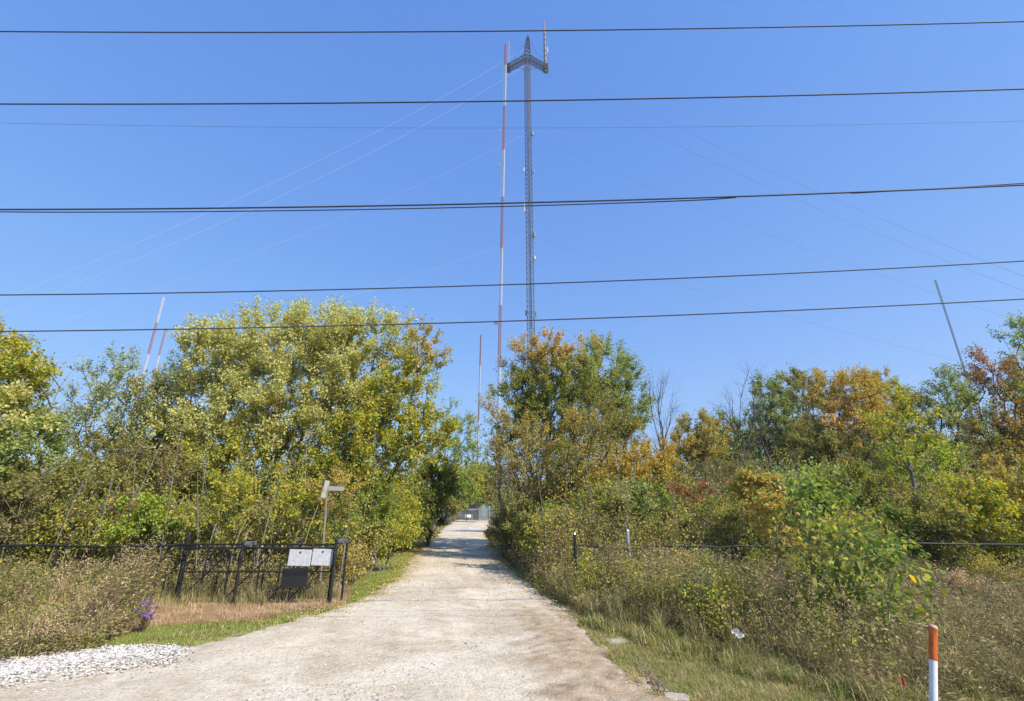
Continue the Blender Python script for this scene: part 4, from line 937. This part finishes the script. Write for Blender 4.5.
# ------------------------------------------------------------------ trees and shrubs
def build_trees():
    T = tree
    # ---- left
    T('dense yellow-green tree with a few orange sprays, cut by the left border', 17, -25, [(-35, 400, 60, 62), (-6, 455, 50, 50), (-40, 500, 80, 40), (8, 385, 24, 44), (15, 430, 26, 40), (-10, 360, 30, 26)], ['maple', 'ash', 'olive', 'maple', 'willow', 'maple'], seed=101, R0=.16, leaf=.12, trunk_top=3, leaves=55, topcol=('orange', 5.5, 9.5, .16), dens=1.0)
    T('airy sage-green tree with sky showing through, left of the tall masts', 22, 96, [(118, 384, 34, 36), (82, 415, 34, 36), (150, 412, 30, 40), (110, 460, 60, 38)], ['sage', 'sage', 'sage', 'olive'], seed=102, R0=.13, leaf=.12, trunk_top=3.5, leaves=24, twig=.75, dens=.62, shell=1.0)
    T('small bare forked tree between the left border tree and the airy sage tree', 18, 36, [(50, 395, 22, 28), (35, 420, 14, 25)], ['sage'], cat='bare tree', name='bare_tree', seed=103, R0=.07, trunk_top=3.5, leaves=0, n=26, twig=.8, barkm=BARKG, twigs=3)
    T('smaller dark tree with russet top just left of the great yellow tree', 24, 165, [(160, 398, 26, 20), (176, 440, 30, 34), (140, 455, 36, 36)], ['rust', 'oak', 'oak'], seed=104, R0=.12, leaf=.12, trunk_top=3, leaves=55, topcol=('orange', 7.2, 9.4, .4))
    T('great yellow-olive tree with broad feathery crown behind the gate', 23, 285,
      [(222, 366, 44, 36), (282, 346, 50, 30), (340, 350, 52, 34), (392, 348, 20, 26), (215, 425, 50, 48), (290, 412, 62, 52), (350, 405, 46, 42), (255, 475, 62, 42), (190, 385, 16, 22)],
      ['willow', 'willow', 'willow', 'willow', 'willow', 'willow', 'willow', 'maple', 'willow'], seed=105, R0=.30, leaf=.125, trunk_top=3.2, leaves=70, twig=1.0, dens=.85, up=.95, spread=.38, shell=1.3, stems=3)
    T('green tree with leaning limbs overlapping the right half of the great yellow tree', 22, 318,
      [(405, 400, 34, 48), (425, 350, 18, 26), (375, 450, 52, 50), (425, 440, 26, 34), (330, 480, 46, 40)], ['maple', 'lacy', 'maple', 'maple', 'maple'], seed=106, R0=.22, leaf=.125, trunk_top=2.4, leaves=52, twig=.7, dens=.85, shell=1.2, stems=2)
    T('dark green bush at the left edge of the drive where its shade crosses', 34, 428, [(428, 492, 28, 26), (416, 520, 26, 20), (437, 475, 16, 16)], ['oak', 'dark', 'maple'], name='bush', cat='bush', seed=107, R0=.10, leaf=.14, trunk_top=.8, leaves=70, stems=4, dens=1.0)
    T('thin open tree leaning over the drive behind the dark green bush', 44, 430, [(455, 432, 24, 28), (468, 462, 18, 22), (440, 460, 20, 26)], ['ash', 'ash', 'maple'], seed=108, R0=.14, leaf=.15, trunk_top=4, leaves=30, twig=.9, dens=.5)
    T('distant yellow-green tree closing the left side of the drive', 82, 442, [(456, 490, 20, 16), (468, 482, 12, 14), (450, 505, 16, 10)], ['lime', 'maple', 'olive'], seed=109, R0=.2, leaf=.3, trunk_top=3, leaves=60, twig=1.3, dens=.35)
    T('small yellow-green tree standing at the very end of the drive beside the equipment yard', 96, 449, [(472, 486, 15, 15), (485, 494, 10, 12), (478, 475, 8, 8)], ['maple', 'olive', 'maple'], seed=117, R0=.2, leaf=.3, trunk_top=3, leaves=60, twig=1.2, dens=.4)
    T('dull green tree rising behind the roof of the equipment building', 124, 486, [(484, 480, 16, 14), (474, 490, 16, 10), (492, 492, 12, 12)], ['olive', 'ash', 'olive'], seed=118, R0=.25, leaf=.36, trunk_top=4, leaves=60, twig=1.6, dens=.3)
    T('bright lime-green shrub behind the left fence', 16.2, 146, [(146, 520, 30, 20), (125, 530, 18, 14), (165, 528, 20, 14)], ['lime', 'maple', 'green'], name='shrub', cat='shrub', seed=110, R0=.04, leaf=.10, trunk_top=.7, leaves=55, stems=4, twig=.35, dens=2.2)
    sh = [('brownish shrub thicket at the left border behind the fence', 16, 8, [(5, 515, 45, 34), (-40, 500, 50, 40)], ['brownish', 'olive'], 111),
          ('olive shrub with pale stems between the border tree and the lime shrub', 17.5, 78, [(75, 500, 38, 36), (100, 520, 34, 24)], ['olive', 'brownish'], 112),
          ('grey-brown thinly leaved shrub under the dark russet tree', 19, 150, [(150, 480, 34, 30), (120, 470, 30, 26)], ['brownish', 'olive'], 113),
          ('yellow-flecked shrub behind the middle of the sliding gate', 17, 222, [(215, 505, 38, 30), (240, 525, 30, 20)], ['maple', 'olive'], 114),
          ('mixed green and orange-tipped shrub directly behind the wooden signpost', 17.6, 318, [(300, 510, 36, 30), (335, 500, 26, 30), (342, 525, 22, 16)], ['maple', 'straw', 'green'], 115),
          ('green shrub spilling to the lawn between the signpost and the drive', 21, 382, [(372, 515, 28, 28), (395, 525, 22, 18), (355, 530, 18, 12)], ['green', 'maple', 'olive'], 116)]
    for lab, Y, bx, lob, pals, sd in sh:
        T(lab, Y, bx, lob, pals, name='shrub', cat='shrub', seed=sd, R0=.045, leaf=.095, trunk_top=.9, leaves=42, stems=5, twig=.42, dens=1.5, rmin=.006, barkm=BARKG)
    # ---- right
    T('tall dark oak with an orange-tipped top standing right of the drive', 29, 545,
      [(540, 362, 36, 26), (520, 400, 26, 32), (556, 392, 42, 34), (512, 440, 20, 26), (585, 372, 28, 30), (560, 440, 40, 30)], ['oak', 'oak', 'oak', 'oak', 'ash', 'olive'],
      seed=121, R0=.26, leaf=.12, trunk_top=5, leaves=60, twig=.75, dens=.8, up=.6, shell=1.3, topcol=('orange', 10.2, 13.2, .8), stems=2)
    T('paler green tree rising behind and right of the orange-tipped oak', 32, 610, [(608, 370, 30, 26), (625, 405, 24, 36), (600, 425, 36, 40), (628, 445, 20, 24)], ['ash', 'ash', 'olive', 'straw'], seed=122, R0=.2, leaf=.13, trunk_top=5, leaves=55, twig=.85, dens=.78, up=.7, spread=.42)
    T('slim pale-trunked tree with thin yellow leaves at the right edge of the drive', 27, 506, [(496, 430, 12, 30), (500, 465, 14, 26), (488, 400, 7, 20)], ['straw'], seed=123, R0=.075, leaf=.11, trunk_top=5, leaves=16, twig=.6, n=60, barkm=BARKG)
    T('thin straw-leaved tree beside the dark oak trunk', 25, 536, [(528, 455, 22, 36), (515, 485, 18, 24)], ['straw', 'brownish'], seed=124, R0=.085, leaf=.10, trunk_top=3.5, leaves=26, twig=.6, n=110, barkm=BARKG)
    T('forked grey-trunked tree with sparse yellow-brown leaves right of the dark oak', 24, 578, [(585, 445, 26, 34), (605, 420, 22, 24), (568, 470, 22, 26)], ['straw', 'olive', 'olive'], seed=125, R0=.15, leaf=.10, trunk_top=2.6, leaves=22, twig=.65, n=120, stems=3)
    T('small golden-orange tree right of the paler green tree', 25, 650, [(655, 465, 24, 20), (635, 478, 24, 18), (668, 482, 16, 14)], ['gold', 'gold', 'straw'], seed=126, R0=.10, leaf=.10, trunk_top=1.8, leaves=48, twig=.5, dens=1.2)
    T('amber understory tree between the forked trunk and the golden tree', 26, 605, [(600, 480, 26, 20), (620, 465, 18, 16)], ['straw', 'gold'], seed=127, R0=.08, leaf=.10, trunk_top=2, leaves=36, twig=.5, dens=1.1)
    T('bare upright tree standing clear right of the paler green tree', 29, 672, [(662, 400, 17, 26), (666, 430, 20, 20), (655, 385, 10, 14)], ['straw'], cat='bare tree', name='bare_tree', seed=128, R0=.08, alpha=.9, trunk_top=7, leaves=0, n=60, twig=1.1, up=.55, spread=.5, twigs=4, rmin=.007)
    T('tall thin bare tree in front of the grey-green tree on the right', 30, 762, [(752, 388, 13, 22), (748, 420, 20, 24), (730, 410, 10, 16)], ['straw'], cat='bare tree', name='bare_tree', seed=129, R0=.08, alpha=.9, trunk_top=7, leaves=0, n=60, twig=1.1, up=.55, spread=.5, twigs=4, rmin=.007)
    T('leaning bare sapling crossing the shrubs right of the tall thin bare tree', 30, 782, [(770, 440, 10, 22), (764, 425, 8, 14)], ['straw'], cat='bare tree', name='bare_tree', seed=139, R0=.08, trunk_top=5, leaves=0, n=30, twig=.9, up=1, spread=.3, twigs=3)
    T('rounded yellow-olive tree right of the bare upright tree', 38, 700, [(700, 438, 26, 20), (682, 455, 22, 22), (712, 460, 22, 24)], ['lacy', 'straw', 'olive'], seed=130, R0=.17, leaf=.14, trunk_top=3.5, leaves=50, dens=.7, twig=.8)
    T('low blue-green tree between the yellow-olive tree and the tall thin bare tree', 42, 738, [(736, 432, 26, 20), (745, 455, 24, 22)], ['ash', 'sage'], seed=131, R0=.17, leaf=.15, trunk_top=4, leaves=46, dens=.6, twig=.8)
    T('tall grey-green tree with a round top behind the thin bare tree', 40, 790, [(772, 400, 20, 22), (800, 395, 26, 26), (780, 430, 30, 30), (800, 450, 26, 30)], ['ash', 'olive', 'ash', 'olive'], seed=132, R0=.2, leaf=.15, trunk_top=5, leaves=48, dens=.62, twig=.9)
    T('broad yellow tree with peach-orange sprays across its middle', 33, 838, [(838, 398, 36, 26), (840, 428, 34, 20), (820, 455, 34, 28), (860, 400, 24, 26), (850, 470, 30, 24)], ['lacy', 'orange', 'olive', 'lacy', 'olive'], seed=133, R0=.2, leaf=.13, trunk_top=4, leaves=55, dens=.8, twig=.8, topcol=('orange', 9.5, 12.5, .4))
    T('yellow-green tree with a rounded top right of the peach-tinted tree', 36, 890, [(885, 400, 26, 24), (898, 420, 26, 30), (880, 450, 30, 32)], ['lacy', 'maple', 'olive'], seed=134, R0=.18, leaf=.14, trunk_top=5, leaves=50, dens=.7, twig=.8)
    T('slender leaning tree with lime leaves and a long bare grey trunk', 20, 934, [(905, 425, 26, 34), (915, 465, 30, 26), (885, 440, 18, 26)], ['maple', 'lime', 'maple'], seed=135, R0=.085, leaf=.11, trunk_top=4.6, leaves=30, dens=.9, twig=.6, barkm=BARKG)
    T('upright green tree directly below the lone grey mast', 34, 965, [(950, 395, 18, 24), (968, 410, 20, 28), (940, 430, 20, 26), (962, 450, 30, 26)], ['ash', 'ash', 'sage', 'olive'], seed=136, R0=.18, leaf=.13, trunk_top=5, leaves=42, dens=.62, twig=.95, up=.9, spread=.35)
    T('red-tipped sparse tree near the right border', 27, 1006, [(990, 372, 16, 20), (1005, 400, 22, 28), (1000, 440, 26, 30), (1020, 425, 16, 30)], ['red', 'rust', 'rust', 'red'], seed=137, R0=.14, leaf=.12, trunk_top=4.5, leaves=34, dens=.75, twig=.85, up=.8, spread=.35)
    T('tall green tree cut by the right border', 27, 1060, [(1026, 348, 22, 26), (1048, 390, 30, 40), (1062, 450, 40, 40)], ['ash', 'ash', 'olive'], seed=138, R0=.2, leaf=.12, trunk_top=5, leaves=46, dens=.75, twig=.8)
    sh = [('dark green leafy bush at the right edge of the drive', 21.5, 545, [(540, 525, 26, 18), (520, 520, 16, 16), (560, 515, 18, 14)], ['green', 'olive', 'dark'], 141, .11),
          ('low brown scrub beside the drive under the slim pale trunk', 27, 508, [(508, 528, 16, 14), (500, 540, 12, 8)], ['brownish', 'olive'], 142, .11),
          ('olive shrub mass behind the first right fence post', 19.5, 590, [(585, 520, 28, 20), (610, 510, 22, 18)], ['olive', 'olive'], 143, .09),
          ('light green vine-hung shrub behind the galvanised post', 19, 652, [(655, 515, 22, 26), (640, 500, 16, 16), (670, 525, 20, 18)], ['green', 'sage', 'olive'], 144, .10),
          ('red-brown shrub behind the vine-hung shrub', 24, 690, [(690, 500, 26, 16), (712, 505, 20, 16)], ['red', 'brownish'], 145, .10),
          ('olive and rust shrub left of the pale large-leaved shrub', 19, 722, [(715, 520, 26, 18), (740, 515, 24, 18)], ['olive', 'rust'], 146, .09),
          ('grey leafless-looking thicket under the tall thin bare tree', 29, 742, [(735, 475, 30, 18), (765, 480, 22, 18), (715, 478, 20, 16)], ['brownish', 'brownish', 'brownish'], 147, .09),
          ('shrub with pale cream and yellow large leaves behind the right fence', 16.8, 775, [(765, 500, 24, 20), (785, 515, 26, 22), (820, 500, 22, 20)], ['lacy', 'sage', 'green'], 148, .15),
          ('dark olive thicket below the peach-tinted tree', 24, 860, [(855, 490, 34, 24), (885, 500, 28, 24)], ['oak', 'rust'], 149, .11),
          ('big yellow-green bush over the dark hollow near the right border', 16.8, 985, [(975, 510, 32, 26), (1010, 520, 34, 34), (950, 535, 22, 20), (1040, 500, 30, 40)], ['maple', 'maple', 'olive', 'straw'], 150, .11),
          ('rust-orange shrub behind the big yellow-green bush', 22, 1015, [(1005, 475, 26, 16), (1030, 470, 22, 20)], ['straw', 'rust'], 151, .10),
          ('olive shrub between the slender leaning tree and the big sapling', 18, 925, [(925, 520, 24, 24), (900, 530, 20, 16)], ['olive', 'green'], 152, .10)]
    for lab, Y, bx, lob, pals, sd, lf in sh:
        T(lab, Y, bx, lob, pals, name='shrub', cat='shrub', seed=sd, R0=.05, leaf=lf, trunk_top=.9, leaves=20 if sd == 147 else 44, stems=5, twig=.45, dens=1.35, rmin=.006, barkm=BARKG)
    # ---- foreground sapling with broad leaves
    T('broad-leaved bright green sapling leaning right in the foreground weeds', 9.7, 858, [(835, 540, 36, 36), (865, 575, 46, 40), (812, 508, 24, 22), (882, 612, 36, 28), (838, 620, 42, 34), (802, 570, 20, 44)], ['vivid', 'vivid', 'green', 'vivid', 'green', 'olive'],
      name='sapling', cat='sapling', seed=160, R0=.03, leaf=.125, trunk_top=.9, leaves=4.2, stems=7, twig=.42, n=175, nice=True, width=.42, rmin=.004, twigs=3, up=.35, upn=1.2, barkm=BARKG)
    T('thin yellowing sapling with a few cream leaves left of the bright green sapling', 12.5, 775, [(770, 510, 14, 22), (785, 530, 16, 20)], ['lacy', 'straw'],
      name='sapling', cat='sapling', seed=161, R0=.02, leaf=.12, trunk_top=1.0, leaves=8, stems=3, twig=.3, n=36, nice=True, width=.42, rmin=.004, twigs=2, up=.4, barkm=BARKG)
    T('dry tan flower-headed weed standing before the dark hollow', 13.2, 962, [(962, 580, 14, 6), (950, 578, 8, 5)], ['hay', 'hay'], name='dry_weed', cat='weed', seed=162, R0=.012, leaf=.045, trunk_top=.5, leaves=20, stems=4, twig=.1, n=26, rmin=.004, twigs=4)
    # dry stalks leaning through the gate
    for px, Y, h, ln, lab in ((214, 14.6, 2.3, .55, 'taller pale dead stem leaning through the sliding gate'), (222, 15.2, 2.0, .5, 'shorter pale dead stem beside the taller one behind the gate'), (290, 15.6, 2.6, .5, 'long pale stem slanting up behind the gate toward the wooden signpost')):
        X = gx(px, Y); mb = MB(); s_ = np.linspace(0, 1, 8); polytube(mb, np.stack([s_ * ln * (.6 + .4 * s_) , .05 * np.sin(s_ * 6), s_ * h], 1), .022 - .014 * s_, 6)
        o = link('dead_stem', mb.mesh('dead_stem', smooth=True), bark('pale_stem', (.28, .20, .12), (.46, .35, .23)) if 'pale_stem' not in bpy.data.materials else bpy.data.materials['pale_stem'], label=lab, cat='stem', loc=(X, Y, 0))

def build_far_wood():
    r_ = np.random.default_rng(200); lm = MB(); wm = MB()
    def mass(x0, x1, step, Y0, Y1, top, pals, size, dens):
        for px in np.arange(x0, x1, step):
            Y = r_.uniform(Y0, Y1); tp = top(px) + r_.normal(0, 4); p = at(px + r_.normal(0, step * .2), tp, Y); H = p[2]; rad = H * r_.uniform(.28, .38); n = int(dens * rad * H * 110)
            nn = int(n / 26) + 1; q = r_.normal(size=(nn, 3)); q = unit(q) * r_.random((nn, 1)) ** .4
            cl = np.array([p[0], Y, H * .56]) + q * [rad, rad, H * .42]
            pos = np.repeat(cl, 26, 0) + r_.normal(0, .055 * H, (nn * 26, 3)) * [1, 1, .7]; pos[:, 2] = np.abs(pos[:, 2])
            M = len(pos); pal = pals[r_.integers(len(pals))]
            add_leaves(lm, pos, r_.normal(size=(M, 3)), size * (Y / 55) * r_.uniform(.6, 1.3, M), pick(pal, M, np.clip(wob(pos, 5, int(px) + 999), -1, 1), int(px) + 5000), .4, False, r_)
            tubes(wm, [(p[0], Y, 0)], [(p[0] + r_.normal(0, .5), Y, H * .8)], .2, .05, 5)
            for k in range(9):
                a0 = np.array([p[0], Y, H * r_.uniform(.25, .7)]); e = cl[r_.integers(nn)]; tubes(wm, [a0], [e], .08, .02, 3)
    mass(-260, 440, 34, 42, 60, lambda x: 470, ['olive', 'maple', 'brownish', 'oak'], .2, 1.5)
    mass(575, 1300, 27, 44, 62, lambda x: np.interp(x, [575, 650, 700, 790, 850, 930, 1000, 1300], [450, 445, 428, 418, 415, 432, 420, 400]), ['olive', 'ash', 'straw', 'brownish', 'lacy', 'oak'], .2, 1.5)
    mass(515, 600, 26, 45, 60, lambda x: 470, ['olive', 'oak', 'straw'], .2, 1.6)
    mass(380, 470, 22, 125, 150, lambda x: 486, ['maple', 'olive', 'green'], .16, .6)
    mass(466, 520, 15, 135, 160, lambda x: 492, ['green', 'dark', 'olive'], .16, .6)
    # leafy undergrowth closing the gaps under the trees
    def under(x0, x1, Y0, Y1, num, h0, h1, pals, lf):
        for i in range(num):
            Y = r_.uniform(Y0, Y1); X = gx(r_.uniform(x0, x1), Y)
            if xl(Y) - 1.6 < X < xr(Y) + 1.6: continue
            H = r_.uniform(h0, h1); rad = H * r_.uniform(.4, .65); nn = int(26 * rad * H + 12)
            q = unit(r_.normal(size=(nn, 3))) * r_.random((nn, 1)) ** .35; cl = np.array([X, Y, H * .5]) + q * [rad, rad, H * .48]
            tubes(wm, np.tile([[X, Y, 0]], (nn, 1)) + r_.normal(0, .15, (nn, 3)) * [1, 1, 0], cl, .012, .004, 3)
            K = 34; pos = np.repeat(cl, K, 0) + r_.normal(0, .17, (nn * K, 3)); pos[:, 2] = np.abs(pos[:, 2]); M = len(pos); pal = pals[r_.integers(len(pals))]
            add_leaves(um, pos, r_.normal(size=(M, 3)), lf * (Y / 20) ** .6 * r_.uniform(.6, 1.4, M), pick(pal, M, np.clip(wob(pos, 1.5, i), -1, 1), i + 7000), .36, False, r_)
    um = MB(); sm = MB()
    def low(n, pals, seed):
        q_ = np.random.default_rng(seed); p = sample_poly([(.5, 22), (1.0, 14), (1.9, 11.8), (3.2, 10.3), (4.8, 9.2), (7, 10), (11, 14.8), (22, 15.4), (22, 19), (4, 23)], n, q_)
        p = p[front_d(p) > .45]
        for i, (X, Y) in enumerate(p):
            H = q_.uniform(.7, 1.5) * min(1, .5 + front_d(np.array([[X, Y]]))[0] / 2.5); rad = H * q_.uniform(.35, .6); nn = int(40 * rad * H + 10)
            d = unit(q_.normal(size=(nn, 3))) * q_.random((nn, 1)) ** .4; cl = np.array([X, Y, H * .5]) + d * [rad, rad, H * .5]
            tubes(wm, np.tile([[X, Y, 0]], (nn, 1)) + q_.normal(0, .06, (nn, 3)) * [1, 1, 0], cl, .006, .003, 3)
            K = 26; pos = np.repeat(cl, K, 0) + q_.normal(0, .09, (nn * K, 3)); pos[:, 2] = np.abs(pos[:, 2]); M = len(pos)
            add_leaves(um, pos, q_.normal(size=(M, 3)) + [0, 0, .3], .055 * q_.uniform(.6, 1.5, M), pick(pals[q_.integers(len(pals))], M, np.clip(wob(pos, .8, i), -1, 1), i + 17000), .34, False, q_)
    low_left = sample_poly([(-30, 10), (-14, 9.6), (-11.2, 10.6), (-9.8, 12.2), (-10.5, 14), (-30, 14.2)], 70, r_)
    for i, (X, Y) in enumerate(low_left):
        H = r_.uniform(.7, 1.7); rad = H * r_.uniform(.35, .6); nn = int(40 * rad * H + 10); d = unit(r_.normal(size=(nn, 3))) * r_.random((nn, 1)) ** .4; cl = np.array([X, Y, H * .5]) + d * [rad, rad, H * .5]
        tubes(wm, np.tile([[X, Y, 0]], (nn, 1)) + r_.normal(0, .06, (nn, 3)) * [1, 1, 0], cl, .006, .003, 3)
        K = 26; pos = np.repeat(cl, K, 0) + r_.normal(0, .09, (nn * K, 3)); pos[:, 2] = np.abs(pos[:, 2]); M = len(pos)
        add_leaves(um, pos, r_.normal(size=(M, 3)) + [0, 0, .3], .06 * r_.uniform(.6, 1.5, M), pick(['olive', 'brownish', 'mauve', 'maple', 'olive', 'tan'][i % 6], M, np.clip(wob(pos, .8, i), -1, 1), i + 27000), .3, False, r_)
    low(210, ['olive', 'olive', 'sage', 'green', 'brownish', 'straw', 'mauve', 'maple'], 300)
    under(-90, 400, 17.5, 23, 42, 1.2, 3.3, ['olive', 'maple', 'brownish', 'sage', 'maple', 'straw'], .09)
    under(-90, 430, 24, 36, 45, 3, 5.5, ['olive', 'maple', 'oak', 'brownish'], .11)
    under(500, 1120, 17.5, 23, 44, 1.3, 2.9, ['olive', 'sage', 'brownish', 'maple', 'olive', 'maple', 'rust'], .09)
    for (a, b, Y0, Y1, num) in ((-60, 400, 15.6, 24, 130), (500, 1100, 17, 30, 170)):       # thin upright brush stems
        Y = r_.uniform(Y0, Y1, num); X = gx(r_.uniform(a, b, num), Y); k = (X < xl(Y) - .8) | (X > xr(Y) + .8); X, Y = X[k], Y[k]; m = len(X)
        H = r_.uniform(2.0, 5.5, m); p0 = np.stack([X, Y, 0 * X], 1); lean = r_.normal(0, .13, (m, 2)) * H[:, None]; p1 = p0 + np.stack([lean[:, 0] * .4, lean[:, 1] * .4, H * .5], 1); p2 = p0 + np.stack([lean[:, 0], lean[:, 1], H], 1)
        tubes(sm, p0, p1, .022, .015, 4); tubes(sm, p1, p2, .015, .006, 4)
        for q in range(9):
            t = r_.uniform(.3, 1, (m, 1)); o = p1 + (p2 - p1) * (t * 2 - 1).clip(0) if q % 2 else p0 + (p1 - p0) * (t * .6 + .4); e = o + np.stack([r_.normal(0, .3, m), r_.normal(0, .3, m), r_.uniform(.2, .7, m)], 1)
            tubes(sm, o, e, .007, .003, 3)
            K = 12; pos = np.repeat(o + (e - o) * .8, K, 0) + r_.normal(0, .14, (m * K, 3)); add_leaves(um, pos, r_.normal(size=(m * K, 3)), .085 * r_.uniform(.6, 1.3, m * K), pick('maple' if q % 3 else 'lacy', m * K, np.clip(wob(pos, 2.5, q), -1, 1), q + 9900), .36, False, r_)
    under(500, 1120, 24, 36, 80, 2.6, 5.2, ['olive', 'straw', 'brownish', 'lacy', 'rust', 'ash'], .11)
    link('brush_stems', sm.mesh('brush_stems'), BARKG, kind='stuff', label='thin upright grey-brown stems standing in the undergrowth', cat='brush')
    link('undergrowth', um.mesh('undergrowth'), LEAF, kind='stuff', label='tangled leafy undergrowth filling the gaps below the trees', cat='undergrowth')
    link('woods', lm.mesh('woods'), LEAF, kind='stuff', label='mass of mixed autumn woodland behind the nearer trees on both sides', cat='woods')
    link('woods_trunks', wm.mesh('woods_trunks'), BARK, kind='stuff', label='trunks and limbs of the woodland mass behind the nearer trees', cat='woods')

def build_haze():
    mb = MB(); box(mb, (0, 250, 170), (2600, 2600, 344)); m = bpy.data.materials.new('thin_air'); m.use_nodes = True; nt = m.node_tree
    nt.nodes.remove(nt.nodes['Principled BSDF']); v = nt.nodes.new('ShaderNodeVolumePrincipled')
    v.inputs['Color'].default_value = (.80, .88, 1, 1); v.inputs['Density'].default_value = HAZE; v.inputs['Anisotropy'].default_value = .1
    nt.links.new(v.outputs[0], nt.nodes['Material Output'].inputs['Volume'])
    link('haze', mb.mesh('haze'), m, kind='stuff', label='thin autumn haze over the whole place', cat='haze')
HAZE = .0003

build_world(); build_ground(); build_stones(); build_undergrowth(); build_masts(); build_wires(); build_fences(); build_small(); build_compound(); build_trees(); build_far_wood(); build_haze()
